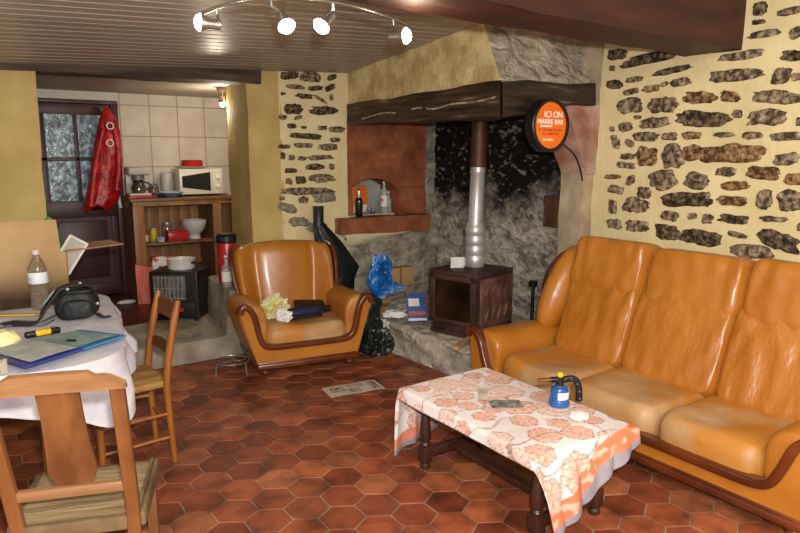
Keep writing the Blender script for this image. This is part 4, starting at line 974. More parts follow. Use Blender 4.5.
# ------------------------------------------------------------------ niche contents
grey_fab = M('striped_grey_board', '8d8a86', 'b5b2ae', scale=3, rough=.6)
o = thing('corrugated_panel', 'grey corrugated panel leaning at the back of the niche', 'panel', (3.33, 5.34, 1.06))
mb = MB(); mb.grid(lambda u, v: Vector(((u - .5) * .24, .012 * math.sin(u * 45), v * .33)), 80, 4); mb.build('sheet', grey_fab, o)
NZ = 1.058
def bottle(name, label, loc, h, r, mat, cap, labmat=None, cat='bottle', group=None, neckmat=None, parent_scale=1):
    o = thing(name, label, cat, loc, 0, group)
    mb = MB(); mb.lathe([(r * .9, 0), (r, .01), (r, h * .55), (r * .92, h * .62), (r * .38, h * .76), (r * .33, h * .93), (r * .4, h * .94), (r * .4, h * .955)], 24); mb.build('bottle', mat, o)
    mb = MB(); mb.lathe([(r * .42, h * .94), (r * .42, h)], 16); mb.build('cap', cap, o)
    if labmat: mb = MB(); mb.lathe([(r * 1.01, h * .2), (r * 1.02, h * .21), (r * 1.02, h * .5), (r * 1.01, h * .51)], 24, caps=False); mb.build('paper_label', labmat, o)
    return o
dkglass = M('dark_bottle_glass', '0d0b0d', '1c171a', scale=4, rough=.1, spec=.7)
silver = M('silver_foil', 'c9c9cc', metal=.6, rough=.3)
o = bottle('dark_bottle', 'dark squat bottle with silver neck at the left of the niche', (3.04, 5.07, 1.05), .25, .033, dkglass, black)
mb = MB(); mb.lathe([(.0245, .165), (.021, .175), (.014, .195), (.0125, .235)], 20, caps=False); mb.build('neck_foil', silver, o)
clear = M('clear_bottle_glass', 'c9cfcc', 'dfe4e2', scale=5, rough=.08, trans=.55, spec=.6)
bottle('clear_bottle', 'tall clear bottle with red and white label at the right of the niche', (3.37, 5.16, NZ), .32, .036, clear, M('grey_cap', '5a5a5c', rough=.4), M('red_white_label', 'e8e2dc', 'c4572e', scale=16, rough=.6, lo=.55, hi=.6))
bottle('small_bottle', 'small clear bottle beside the tall labelled one at the niche edge', (3.44, 5.19, NZ), .2, .028, clear, white_p)
o = thing('orange_carton', 'bright orange carton at the back left of the niche', 'carton', (3.13, 5.24, NZ), D(4))
mb = MB(); mb.box((0, 0, .13), (.17, .07, .26), .003); mb.build('carton', M('orange_print', 'd9681a', 'e8822e', scale=6, rough=.5), o)
mb = MB(); mb.box((0, -.0362, .05), (.15, .002, .07)); mb.build('white_panel', paper, o)
mb = MB(); mb.blob((0, 0, .03), (.05, .035, .03), .4, 2, 4, 4, 1.5, floor=0); c_ = mb.build('foil_scrap', M('foil', 'b9b9bb', '5a5a5c', scale=9, metal=.6, rough=.3), ang=30); at(c_, (3.19, 5.12, NZ)); tag(c_, 'crumpled foil scrap on the niche floor beside the dark bottle', 'foil')
mb = MB(); mb.blob((0, 0, .02), (.04, .03, .02), .3, 2, 4, 7, 1.2, floor=0); c_ = mb.build('small_stone', concrete); at(c_, (3.28, 5.14, NZ)); tag(c_, 'small grey lump in the middle of the niche floor', 'stone')

# ------------------------------------------------------------------ kitchen unit and contents
pine = M('knotty_pine', '7f5430', 'a0713f', 'b5874f', scale=2.5, rough=.5, stretch=(4, 4, .5), detail=6, dist=.6)
pine_d = M('dark_pine', '5b3a21', '7a5230', scale=3, rough=.55, stretch=(4, 4, .5), detail=5)
KX0, KX1, KYF, KT = 1.40, 2.75, 6.48, 1.19
un = thing('shelf_unit', 'open pine kitchen unit with plank back and a middle shelf beneath the worktop', 'shelf unit', (KX0, KYF, KF))
L_ = KX1 - KX0; HH = KT - KF
mb = MB(); mb.box2((0, .02, 0), (.025, .5, HH - .03)); mb.build('side_panel', pine_d, un)
mb = MB(); mb.box2((L_ - .03, .02, 0), (L_, .5, HH - .03)); mb.build('side_panel', pine, un)
mb = MB()
for k in range(12): mb.box2((.025 + k * .11, .48, 0), (.025 + k * .11 + .107, .5, HH - .03), .003)
mb.build('back_boards', pine, un)
for a, b in ((0.0, .10), (.77, .85), (1.24, 1.35)): mb = MB(); mb.box2((a, 0, 0), (b, .04, HH - .03), .004); mb.build('post', pine, un)
mb = MB(); mb.box2((.77, .04, 0), (.80, .48, HH - .03)); mb.build('divider', pine_d, un)
mb = MB(); mb.box2((.0, -.002, HH - .075), (L_, .03, HH - .03), .003); mb.build('top_rail', pine, un)
mb = MB(); mb.box2((.03, .03, .53), (.77, .48, .555), .003); mb.build('shelf', pine_d, un)
mb = MB(); mb.box2((-.02, -.02, HH - .03), (L_ + .02, .5, HH), .005)
wt = mb.build('worktop', M('brown_worktop', '5c3a22', '7a5232', scale=4, rough=.45, stretch=(.4, 4, 4))); wt.location = un.location; tag(wt, 'brown worktop lying on the pine kitchen unit', 'worktop')
cream = M('cream_enamel', 'cfc8b6', 'd8d2c2', scale=2, rough=.35)
dkgl = M('dark_oven_glass', '1c211c', '2c332b', scale=3, rough=.15)
mw = thing('microwave_oven', 'cream microwave oven with dark window on the kitchen worktop', 'microwave', (2.11, 6.66, KT), D(-4))
mb = MB(); mb.box((0, .12, .145), (.44, .32, .26), .012, None, 3); mb.build('body', cream, mw)
mb = MB(); mb.box((-.055, -.045, .145), (.32, .02, .25), .006); d_ = mb.build('door', cream, mw)
mb = MB(); mb.prism([(-.14, -.055), (.14, -.095), (.14, .095), (-.14, .055)], .006, Matrix.Translation((-.05, -.053, .145)) @ rotX); mb.build('window', dkgl, d_)
mb = MB(); mb.box((.165, -.045, .145), (.10, .016, .25), .004); cp = mb.build('control_panel', cream, mw)
for z in (.19, .10): mb = MB(); mb.cyl((.165, -.052, z), (.165, -.07, z), .022, .018, 16); mb.build('knob', white_p, cp)
for x in (-.18, .18):
    for y in (.0, .24): mb = MB(); mb.cyl((x, y, 0), (x, y, .018), .015); mb.build('foot', black, mw)
o = thing('metal_plate', 'grey metal plate on top of the microwave under the red dish', 'plate', (2.05, 6.74, KT + .276))
mb = MB(); mb.lathe([(.1, 0), (.15, .012), (.16, .022), (.15, .018), (.1, .006)], 32); mb.build('plate', silver, o)
o = thing('red_dish', 'red oval lidded dish on the plate above the microwave', 'dish', (2.06, 6.74, KT + .284))
redp = M('red_enamel', 'a01a18', 'b42622', scale=4, rough=.3)
mb = MB(); mb.lathe([(.08, 0), (.1, .01), (.11, .045), (.1, .06)], 32); mb.build('dish', redp, o)
mb = MB(); mb.lathe([(.1, .058), (.108, .062), (.1, .075), (.02, .08)], 32); mb.build('lid', redp, o)
cm = thing('coffee_maker', 'white and grey filter coffee maker with glass jug on red tray', 'coffee maker', (1.51, 6.70, KT + .022))
mb = MB(); mb.box((0, .0, .012), (.2, .22, .024), .008); mb.box((.0, .085, .13), (.19, .06, .24), .012); mb.box((0, 0, .235), (.2, .22, .075), .016, None, 3); mb.build('body', M('white_grey_plastic', 'a9a6a0', 'bcb9b3', scale=3, rough=.35), cm)
mb = MB(); mb.lathe([(.035, .2), (.055, .2), (.06, .15), (.05, .145)], 20, Matrix.Translation((0, -.03, 0))); mb.build('filter_holder', M('grey_plastic', '6c6a68', rough=.4), cm)
mb = MB(); mb.lathe([(.05, .026), (.064, .04), (.066, .08), (.05, .12), (.045, .13)], 24, Matrix.Translation((0, -.03, 0))); j_ = mb.build('jug', M('jug_glass', '2a2320', '544a44', scale=4, rough=.08, spec=.7), cm)
mb = MB(); mb.lathe([(.048, .13), (.05, .142), (.02, .146)], 20, Matrix.Translation((0, -.03, 0))); mb.tube(smoothpath([(.045, -.03, .125), (.095, -.03, .12), (.1, -.03, .08), (.066, -.03, .05)], 5), .008, 8); mb.build('jug_handle', black, j_)
o = MB(); o.box((0, 0, .010), (.26, .22, .02), .006); c_ = o.build('red_tray', redp); at(c_, (1.52, 6.66, KT)); tag(c_, 'small red tray under the coffee maker', 'tray')
o = thing('blue_bowl', 'blue and white shallow bowl in front of the microwave', 'bowl', (1.80, 6.60, KT))
mb = MB(); mb.lathe([(.05, 0), (.06, .01), (.10, .03), (.115, .05), (.11, .05), (.09, .03), (.03, .014)], 32); mb.build('bowl', M('blue_glaze', '3a5a8a', '6b86ac', scale=6, rough=.25), o)
mb = MB(); mb.lathe([(.112, .046), (.117, .05), (.112, .054), (.108, .05)], 32, caps=False); mb.build('rim', M('white_glaze', 'd8d6d2', rough=.25), o)
o = thing('blue_plate', 'dark blue stacked plate left of the blue bowl', 'plate', (1.72, 6.72, KT)); mb = MB(); mb.lathe([(.07, 0), (.1, .01), (.12, .03), (.115, .034), (.09, .014)], 32); mb.build('plate', M('dark_blue_glaze', '22355c', '3a5080', scale=6, rough=.3), o)
o = thing('storage_jar', 'small brown glass jar between coffee maker and blue bowl', 'jar', (1.69, 6.84, KT)); mb = MB(); mb.lathe([(.045, 0), (.05, .01), (.05, .09), (.04, .105)], 20); mb.build('jar', M('brown_jar', '4a4038', '7a6c5c', scale=8, rough=.2), o); mb = MB(); mb.lathe([(.042, .104), (.042, .125)], 20); mb.build('lid', M('grey_lid', '6a665e', rough=.4), o)
o = thing('white_canister', 'plain white canister against the tiles behind the blue bowl', 'canister', (1.84, 6.88, KT)); mb = MB(); mb.lathe([(.06, 0), (.065, .01), (.065, .2)], 24); mb.build('canister', M('off_white', 'bdb8ae', 'cac5bb', scale=3, rough=.4), o); mb = MB(); mb.lathe([(.067, .2), (.067, .225), (.03, .235)], 24); mb.build('lid', M('off_white_lid', 'c4bfb5', rough=.4), o)
o = thing('tea_towel', 'small folded white and red cloth at the right end of the worktop', 'cloth', (2.45, 6.62, KT)); mb = MB(); mb.rough([(-.07, -.05, 0), (.07, -.05, 0), (-.07, .05, 0), (.07, .05, 0), (-.07, -.05, .025), (.07, -.05, .03), (-.07, .05, .03), (.07, .05, .02)], (6, 6, 2), .008, 8); mb.build('cloth', M('white_red_cloth', 'd0ccc6', 'a0504a', scale=20, rough=.9, lo=.5, hi=.6), o)
# middle shelf
SZ = KF + .556
o = thing('white_bowl', 'large white footed bowl on the pine middle shelf', 'bowl', (2.03, 6.68, SZ)); mb = MB(); mb.lathe([(.06, 0), (.06, .03), (.05, .04), (.10, .09), (.125, .16), (.128, .19), (.12, .19), (.09, .09), (.03, .06)], 32); mb.build('bowl', M('white_porcelain', 'c4c2be', 'd0cecb', scale=3, rough=.25), o)
o = thing('red_tin', 'flat red tin on the middle shelf left of white bowl', 'tin', (1.83, 6.60, SZ)); mb = MB(); mb.box((0, 0, .045), (.2, .12, .09), .012); mb.build('tin', redp, o); mb = MB(); mb.box((0, 0, .094), (.204, .124, .016), .005); mb.build('lid', redp, o)
o = thing('glass_jar', 'clear glass jar behind red tin on the middle shelf', 'jar', (1.79, 6.80, SZ)); mb = MB(); mb.lathe([(.045, 0), (.05, .01), (.05, .13), (.04, .15)], 20); mb.build('jar', M('jar_glass', '7d6c54', '9c8a70', scale=8, rough=.1), o); mb = MB(); mb.lathe([(.043, .15), (.043, .17)], 20); mb.build('lid', silver, o)
o = thing('yellow_can', 'yellow and green printed can on the left of middle shelf', 'can', (1.61, 6.63, SZ)); mb = MB(); mb.lathe([(.034, 0), (.035, .005), (.035, .125), (.034, .13)], 20); mb.build('can', M('yellow_green_print', 'c9b030', '6a8a2c', scale=14, rough=.4), o); mb = MB(); mb.lathe([(.035, .13), (.035, .136), (.028, .134)], 20); mb.build('lid', silver, o)
o = thing('spice_jar', 'small pale spice jar at the far left of the middle shelf', 'jar', (1.55, 6.66, SZ)); mb = MB(); mb.lathe([(.022, 0), (.024, .06), (.02, .07)], 16); mb.build('jar', M('spice', 'b0a080', 'c4b490', scale=8), o); mb = MB(); mb.lathe([(.022, .07), (.022, .09)], 16); mb.build('lid', redp, o)
o = thing('blue_packet', 'little blue and white packet in front of the yellow can', 'packet', (1.66, 6.57, SZ)); mb = MB(); mb.box((0, 0, .025), (.07, .03, .05), .004); mb.build('packet', M('blue_packet_print', '3c5a8c', 'c8ccd0', scale=20, rough=.5), o)

# heater, pan, cloths
hp = Vector((1.30, 5.62, .205))
ht = thing('gas_heater', 'black cabinet gas heater with silver radiant grille on the kitchen floor', 'heater', hp, math.atan2(-.33, .40))
hw_, hd, hhh = .42, .32, .43
dkm = M('dark_heater_metal', '171411', '241f1a', scale=4, rough=.35)
mb = MB(); mb.box2((0, .01, .03), (hw_, hd, hhh), .012, 3); mb.build('cabinet', dkm, ht)
mb = MB(); mb.box2((.04, -.004, .19), (hw_ - .10, .02, hhh - .03), .006)
rg = mb.build('radiant_panel', M('silver_radiant', '4a4a48', '8c8c88', 'b0b0ac', scale=12, rough=.3, metal=.5, stretch=(4, 1, .5)), ht)
mb = MB()
for k in range(8): x = .055 + k * .034; mb.cyl((x, -.014, .2), (x, -.014, hhh - .04), .0028, seg=6)
for z in (.21, .29, hhh - .05): mb.cyl((.045, -.015, z), (hw_ - .105, -.015, z), .0028, seg=6)
mb.build('guard_wires', zinc, rg)
mb = MB(); mb.box2((.03, -.002, .05), (hw_ - .03, .02, .17), .005); mb.build('lower_panel', black, ht)
for x in (.14, .28): mb = MB(); mb.cyl((x, -.003, .11), (x, -.02, .11), .02, .017, 16); mb.build('knob', redp, ht)
for x in (.04, hw_ - .04):
    for y in (.05, hd - .05): mb = MB(); mb.lathe([(.015, .004), (.02, .02), (.015, .034)], 10, Matrix.Translation((x, y, 0))); mb.build('foot', black, ht)
hl = lambda x, y, z: hp + Matrix.Rotation(ht.rotation_euler.z, 3, 'Z') @ Vector((x, y, z))
o = thing('saucepan', 'white enamel saucepan with short black handle on top of the heater', 'saucepan', hl(.22, .17, hhh), D(-20))
mb = MB(); mb.lathe([(.10, 0), (.112, .01), (.115, .085), (.119, .09), (.112, .09), (.105, .02), (.04, .012)], 32); mb.build('pan', M('white_enamel', 'c8c4bc', 'd6d2cc', scale=4, rough=.3), o)
mb = MB(); mb.tube(smoothpath([(.09, -.07, .06), (.12, -.10, .065), (.165, -.10, .06), (.17, -.07, .055), (.12, -.035, .06)], 4), .010, 8); mb.build('handle', black, o)
o = thing('red_rucksack', 'crumpled bright red bag hanging at the right side of heater', 'bag', hl(.62, .28, -.005)); mb = MB(); mb.blob((0, 0, .27), (.10, .09, .26), .2, 1.6, 4, 3, 1.1, floor=0); mb.build('bag', M('red_nylon', 'a30f12', 'c01c1c', scale=5, rough=.35), o)
o = thing('orange_board', 'orange panel leaning beside the left of heater', 'panel', (1.46, 6.36, KF), D(-20)); mb = MB(); mb.rough([(-.09, -.02, 0), (.07, -.02, 0), (-.09, .03, 0), (.07, .03, 0), (-.10, .05, .37), (.06, .05, .34), (-.1, .08, .37), (.06, .08, .34)], (6, 3, 10), .008, 6); mb.build('panel', M('orange_plastic', 'b8400a', 'cc4e10', scale=5, rough=.4), o)
o = thing('red_white_packet', 'red and white packet standing behind the saucepan', 'packet', (1.62, 6.40, KF)); mb = MB(); mb.box((0, 0, .22), (.2, .08, .44), .006); mb.build('packet', M('red_white_print', 'b02a28', 'd4d0cc', scale=9, rough=.5, lo=.48, hi=.52), o)
o = MB(); o.blob((0, 0, .012), (.08, .045, .02), .4, 2, 4, 9, 1.4, floor=0); c_ = o.build('paper_scrap', paper, ang=30); at(c_, PX(127, 303, Z=KF)); tag(c_, 'crumpled scrap of white paper on dark kitchen floor', 'paper')
# canister and bottle on the low pier
o = thing('red_canister', 'red cylindrical canister with black lid on the low concrete pier', 'canister', (1.86, 5.26, .535))
mb = MB(); mb.lathe([(.07, 0), (.076, .01), (.076, .34), (.072, .35)], 28); mb.build('canister', M('red_paint', 'a81816', 'bd2521', scale=4, rough=.3), o)
mb = MB(); mb.lathe([(.078, .345), (.086, .355), (.086, .40), (.07, .42), (.02, .425)], 28); mb.build('lid', black, o)
pet = M('clear_plastic_bottle', 'd5d0c4', 'e6e2da', scale=5, rough=.08, trans=.7, spec=.5)
o = bottle('clear_small_bottle', 'little clear plastic bottle in front of the red canister', (1.80, 5.12, .525), .27, .04, pet, white_p, paper)

# red jacket on the door
o = thing('red_jacket', 'shiny red padded jacket hanging on the kitchen door', 'jacket', (1.36, 6.86, 0))
def jk(y_):  # photo row -> (left, right) edge
    rows = ((108, 106, 109), (113, 102, 113), (120, 99, 117), (130, 97, 120), (145, 94, 121.5), (160, 91.5, 122), (175, 89, 122.5), (188, 87, 121), (200, 85.5, 118), (208, 84, 108))
    return rows
secs = []
for y_, l, r in jk(0):
    a = PX(l, y_, Y=6.86); b = PX(r, y_, Y=6.86); n = 44; ring = []; dep = .02 + .075 * min(1, (y_ - 106) / 40)
    for q in range(n):
        t = 2 * PI * q / n; cx = (a.x + b.x) / 2 - 1.36; rx = (b.x - a.x) / 2
        fold = 1 + .05 * math.sin(t * 5 + y_ * .06) + .35 * noise.noise(Vector((math.cos(t) * 2, y_ * .08, math.sin(t) * 2)))
        ring.append(Vector((cx + rx * math.cos(t) * (1 + .10 * noise.noise(Vector((y_ * .06, math.cos(t), 3)))), dep * math.sin(t) * fold, (a.z + b.z) / 2 + (.035 * math.sin(t * 3) if y_ > 199 else .01 * math.sin(t * 4)))))
    secs.append(ring)
redn = M('shiny_red_nylon', '8e0a12', 'b8121c', 'd0303a', scale=9, rough=.36, bump=.9, bscale=12, spec=.5)
mb = MB(); mb.loft(secs); mb.build('jacket_body', redn, o)
def sleeve(pts, r):
    P = [PX(x, y, Y=6.80) for x, y in pts]; P = smoothpath([(p.x - 1.36, -.075, p.z) for p in P], 5); n = len(P)
    mb = MB(); mb.tube(P, [r * (.35 + .65 * math.sin(PI * min(1, (i + 1) / n * 1.1) * .5)) * (1 + .16 * math.sin(i * 1.7) + .2 * noise.noise(Vector((i * .5, r * 90, 1)))) for i in range(n)], 12); mb.build('sleeve', redn, o)
sleeve(((112, 122), (117, 145), (118.5, 168), (116, 190)), .036)
sleeve(((103, 128), (97, 155), (93.5, 180), (91, 206)), .04)
for px_, py_ in ((110, 126), (110, 143)):
    c0 = PX(px_, py_, Y=6.755); mb = MB(); mb.tube([(c0.x - 1.36 + .03 * math.cos(t * PI / 8), c0.y - 6.86, c0.z + .03 * math.sin(t * PI / 8)) for t in range(17)], .006, 6); mb.build('emblem_ring', white_p, o)
mb = MB(); c0 = PX(119, 205, Y=6.84); mb.tube([(c0.x - 1.36, 0, c0.z + .12), (c0.x - 1.36 + .01, 0, c0.z + .03), (c0.x - 1.36 + .02, 0, c0.z - .03)], .016, 8); mb.build('white_cord', white_p, o)

# kitchen ceiling spot
o = thing('ceiling_spotlight', 'single small ceiling spotlight lit in the kitchen', 'lamp', PX(222, 88, Z=2.195))
chrome = M('brushed_chrome', 'b5b2ac', metal=.9, rough=.25)
bulb = M('lit_bulb', 'fff1d8', emit=14)
mb = MB(); mb.lathe([(.05, -.025), (.05, 0)], 20); mb.build('base', M('tan_rose', '9a7048', rough=.5), o)
mb = MB(); mb.cyl((0, 0, -.02), (0, 0, -.07), .01); mb.lathe([(.024, -.07), (.034, -.11), (.034, -.13)], 20, caps=False); mb.build('lamp_head', chrome, o)
mb = MB(); mb.lathe([(.012, -.165), (.028, -.15), (.03, -.125), (.02, -.1)], 16); mb.build('bulb', bulb, o)
kl = o.location.copy()

# ------------------------------------------------------------------ dining table at the left and what lies on it
DT = .75
dt = thing('dining_table', 'large dining table under a pale cloth at the left', 'table', (-.09, 3.70, 0), D(-7))
dx, dy = .75, .80
def rr_poly(hx, hy, r, n=8):
    o = []
    for cx, cy, a0 in ((hx - r, hy - r, 0), (-hx + r, hy - r, 90), (-hx + r, -hy + r, 180), (hx - r, -hy + r, 270)):
        for k in range(n + 1): a = D(a0 + 90 * k / n); o.append((cx + r * math.cos(a), cy + r * math.sin(a)))
    return o
mb = MB(); mb.prism(rr_poly(dx, dy, .3), .03, Matrix.Translation((0, 0, DT - .035)), .004); mb.build('tabletop', oak_top, dt)
mb = MB(); mb.box2((-dx + .1, -dy + .1, DT - .12), (dx - .1, dy - .1, DT - .036)); mb.build('apron', oak, dt)
for sx in (-1, 1):
    for sy in (-1, 1): mb = MB(); mb.box((sx * (dx - .34), sy * (dy - .34), (DT - .04) / 2), (.06, .06, DT - .04), .006); mb.build('leg', oak, dt)
def dcloth_rings():
    base = rr_poly(dx + .006, dy + .006, .3, 10); n0 = len(base); pts = []
    for i in range(n0):
        a = Vector(base[i]); b = Vector(base[(i + 1) % n0]); k = max(1, int((b - a).length / .02))
        for j in range(k): pts.append(a.lerp(b, j / k))
    n = len(pts); rings = []; L = 0; acc = [0]
    for i in range(n): acc.append(acc[-1] + (pts[(i + 1) % n] - pts[i]).length)
    for d in (0, .01, .03, .08, .14, .20, .26, .32):
        ring = []
        for i, p in enumerate(pts):
            nrm = (pts[(i + 1) % n] - pts[i - 1]); nn = Vector((nrm.y, -nrm.x)).normalized(); s = acc[i]
            w = .5 + .5 * math.sin(s * 24 + 1.5 * math.sin(s * 5)); k = min(1, d / .2)
            out = .004 + k * (.055 * w + .02 * math.sin(s * 9)) * min(1, d / .1)
            if p.y < -dy * .9: out *= .7
            drop = d * (.5 + .05 * math.sin(s * 11) + .55 * math.exp(-((p.x - dx * .93) ** 2 + (p.y + dy * .95) ** 2) / .035))
            ring.append(Vector((p.x + nn.x * out, p.y + nn.y * out, DT + .004 - drop)))
        rings.append(ring)
    return rings
cm_ = M('lilac_print_cloth', 'cfccd0', 'b9b6c4', 'd6d6e0', scale=10, rough=.85, lo=.4, hi=.62, detail=6, bump=.15, bscale=20)
mb = MB(); rings = dcloth_rings()
mb.loft(rings, True, False)
mb.bm.faces.new(mb.bm.verts[:len(rings[0])])
dc = mb.build('tablecloth', cm_, ang=60); dc.location = dt.location; dc.rotation_euler = dt.rotation_euler; tag(dc, 'white and lilac printed tablecloth with frilled edge over the dining table', 'tablecloth')
TZ2 = DT + .006

# big cardboard box
bx = thing('cardboard_box', 'large open brown cardboard box with raised front flap at the far end of the table', 'box', (.025, 4.12, TZ2), D(-2))
mb = MB(); t_ = .006; a, b, c, h = -.32, .49, .30, .30
mb.box2((a, 0, 0), (b, t_, h)); mb.box2((a, c, 0), (b, c + t_, h)); mb.box2((a, 0, 0), (a + t_, c, h)); mb.box2((b - t_, 0, 0), (b, c, h)); mb.box2((a, 0, 0), (b, c, t_))
mb.build('carton', card_l, bx)
mb = MB(); mb.prism([(a, 0), (b - .03, 0), (b - .04, .185), (a, .19)], t_, Matrix.Translation((0, .006, h)) @ Matrix.Rotation(D(88), 4, 'X')); mb.build('front_flap', card_l, bx)
mb = MB(); mb.prism([(0, 0), (.31, .02), (.27, c - .02), (0, c)], t_, Matrix.Translation((b, 0, h)) @ Matrix.Rotation(D(-3), 4, 'Y')); mb.build('side_flap', card, bx)
mb = MB(); mb.prism([(a, 0), (b, 0), (b - .02, .2), (a, .2)], t_, Matrix.Translation((0, c, h)) @ Matrix.Rotation(D(-50), 4, 'X')); mb.build('back_flap', card, bx)
bl = lambda x, y, z: Vector((.025, 4.12, TZ2)) + Matrix.Rotation(D(-2), 3, 'Z') @ Vector((x, y, z))
mb = MB(); mb.blob((0, 0, .2), (.06, .07, .27), .12, 1.8, 4, 2, 1.2, floor=0.0)
c_ = mb.build('green_bag', M('green_plastic', '1f8f2c', '3bb344', scale=5, rough=.35), ang=30); at(c_, bl(.425, .10, .03)); tag(c_, 'bright green plastic bag sticking up out of the cardboard box', 'bag')
o = thing('picture_frame', 'pale framed board leaning out of the cardboard box beside the green bag', 'frame', bl(.455, .05, .19))
o.rotation_euler = (D(-8), D(32), D(-20))
mb = MB(); mb.box((0, 0, .10), (.10, .016, .20), .002); mb.build('board', M('grey_mount', '9a9284', 'aaa294', scale=5, rough=.6), o)
mb = MB()
for s in (-1, 1): mb.box((s * .05, -.004, .10), (.014, .026, .21), .003); mb.box((0, -.004, .10 + s * .10), (.11, .026, .014), .003)
mb.build('frame', M('white_frame', 'c9c6bc', rough=.5), o)

# water bottle
wb = thing('water_bottle', 'large clear plastic water bottle with white label in front of the cardboard box', 'bottle', PX(41, 308, Z=TZ2))
mb = MB(); mb.lathe([(.035, 0), (.047, .006), (.049, .03), (.046, .05), (.049, .07), (.046, .09), (.049, .11), (.049, .20), (.047, .225), (.03, .27), (.017, .295), (.0155, .312)], 32); mb.build('bottle', M('clear_pet', 'c9b79c', 'd9cbb6', scale=3, rough=.06, trans=.8, spec=.6), wb)
mb = MB(); mb.lathe([(.0495, .145), (.0502, .147), (.0502, .205), (.0495, .207)], 32, caps=False); mb.build('paper_label', M('pale_blue_label', 'dfe4ea', '9fb2cc', scale=12, rough=.5, lo=.55, hi=.65), wb)
mb = MB(); mb.lathe([(.018, .304), (.0185, .308), (.0185, .328), (.016, .33)], 20); mb.build('cap', M('white_cap', 'd8c8c0', rough=.4), wb)

# black camera bag with straps
fabric_b = M('black_nylon', '0c0d0e', '191b1d', '2a2c2f', scale=14, rough=.6, bump=.3, bscale=40)
bg = thing('camera_bag', 'black camera bag with grey padded strap slumped on the table beside the water bottle', 'bag', PX(74, 320, Z=TZ2), D(-15))
bg.scale = (.84, .84, .9)
mb = MB()
mb.pillow((.02, .05, .085), (.25, .17, .17), (3.2, 3.2, 2.8), 12, None, lambda c: c + .012 * noise.noise_vector(c * 9)); mb.build('body', fabric_b, bg)
mb = MB(); mb.pillow((.03, -.045, .07), (.17, .05, .11), (3, 3, 3), 8); mb.pillow((.02, .05, .165), (.24, .165, .035), (3, 3, 2.4), 10); mb.build('flap_pocket', fabric_b, bg)
mb = MB(); mb.tube(smoothpath([(.10, .04, .18), (.03, .0, .21), (-.07, -.03, .185), (-.14, -.06, .10), (-.19, -.07, .02), (-.28, -.05, .012), (-.36, .02, .010)], 5), 0, prof=rectprof(.012, .078), up=(0, 0, 1)); mb.build('strap', fabric_b, bg)
mb = MB(); mb.box((-.117, -.052, .152), (.10, .08, .012), .004, Matrix.Rotation(D(-50), 3, 'Y')); mb.build('grey_pad', M('grey_pad', '6d7173', '858a8c', scale=12, rough=.5), bg)
gb = M('grey_buckle', '8d9092', rough=.35, metal=.5)
for p in ((-.015, -.05, .19), (.05, .0, .212), (.14, -.01, .09)): mb = MB(); mb.pillow(p, (.022, .016, .02), 3, 6); mb.build('buckle', gb, bg)
mb = MB(); mb.tube(smoothpath([(.13, .0, .03), (.17, -.03, .012), (.21, -.02, .012)], 4), 0, prof=rectprof(.008, .03), up=(0, 0, 1)); mb.build('side_strap', fabric_b, bg)

# tape measure, map folder, pen, ruler, yellow cloth, cable, clip
tp = thing('box_cutter', 'yellow and black utility knife lying on table in front of the black bag', 'knife', PX(43, 336, Z=TZ2), D(12))
mb = MB(); mb.box((0, 0, .017), (.155, .034, .030), .010, None, 3); mb.build('grip', black, tp)
mb = MB(); mb.box((.0, -.001, .019), (.075, .036, .029), .010, None, 3); mb.build('yellow_shell', M('yellow_abs', 'd6a80c', 'e0b41a', scale=4, rough=.4), tp)
mb = MB(); mb.box((.045, 0, .035), (.02, .012, .006), .002); mb.build('slider', M('grey_slider', '55585a'), tp)
A_, B_, C_, D_ = [PX(x, y, Z=TZ2) for x, y in ((26, 373), (124, 341), (78, 331), (-25, 352))]
fo = thing('map_folder', 'open blue folder with printed map sheets on the near edge of the table', 'folder', (0, 0, 0))
def q3(u, v, z): 
    p = A_ * (1 - u) * (1 - v) + B_ * u * (1 - v) + C_ * u * v + D_ * (1 - u) * v; return Vector((p.x, p.y, TZ2 + z))
mb = MB()
mb.loft([[q3(u, -.03, .001 + .022), q3(u, 1.0, .001), q3(u, 1.0, .006), q3(u, -.03, .030)] for u in (-.02, .3, .54)]); mb.build('cover', M('dark_blue_card', '232f7a', '2f3f90', scale=4, rough=.45), fo)
mb = MB(); mb.loft([[q3(u, -.03, .001 + .020), q3(u, 1.0, .001), q3(u, 1.0, .006), q3(u, -.03, .028)] for u in (.54, .8, 1.02)]); mb.build('cover', M('light_blue_card', '2f6fa6', '4585ba', scale=4, rough=.45), fo)
mb = MB(); mb.grid(lambda u, v: q3(.06 + u * .46, .03 + v * .92, .0335 - .025 * (.03 + v * .92) + .003 * math.sin(u * PI)), 10, 8); mb.build('map_sheet', M('map_print', '9aa3a0', 'b4bab2', 'cfcfc4', scale=16, rough=.6, detail=8), fo)
mb = MB(); mb.grid(lambda u, v: q3(.54 + u * .42, .05 + v * .92, .032 - .025 * (.05 + v * .92) + .003 * math.sin(u * PI)), 10, 8); mb.build('map_sheet', M('green_map_print', '6f8f88', '8fa8a0', 'b5bfb2', scale=18, rough=.6, detail=8), fo)
pn = thing('pen', 'dark pen with grey barrel lying across the map folder', 'pen', PX(61, 343, Z=TZ2 + .02), D(-38)); pn.location.z = TZ2 + .028
mb = MB(); mb.cyl((-.075, 0, .005), (.03, 0, .005), .0045, seg=10); mb.build('barrel', M('grey_barrel', '5f665f', rough=.4), pn); mb = MB(); mb.cyl((.03, 0, .005), (.07, 0, .005), .0058, .005, 10); mb.build('pen_cap', black, pn)
ru = MB(); ru.box((0, 0, .006), (.32, .035, .006), .001); c_ = ru.build('ruler', M('yellow_ruler', 'c9a428', 'd8b43a', scale=20, rough=.5, stretch=(8, 1, 1))); at(c_, PX(6, 316, Z=TZ2), D(-28)); tag(c_, 'yellow wooden folding rule lying behind the cable at table left', 'ruler')
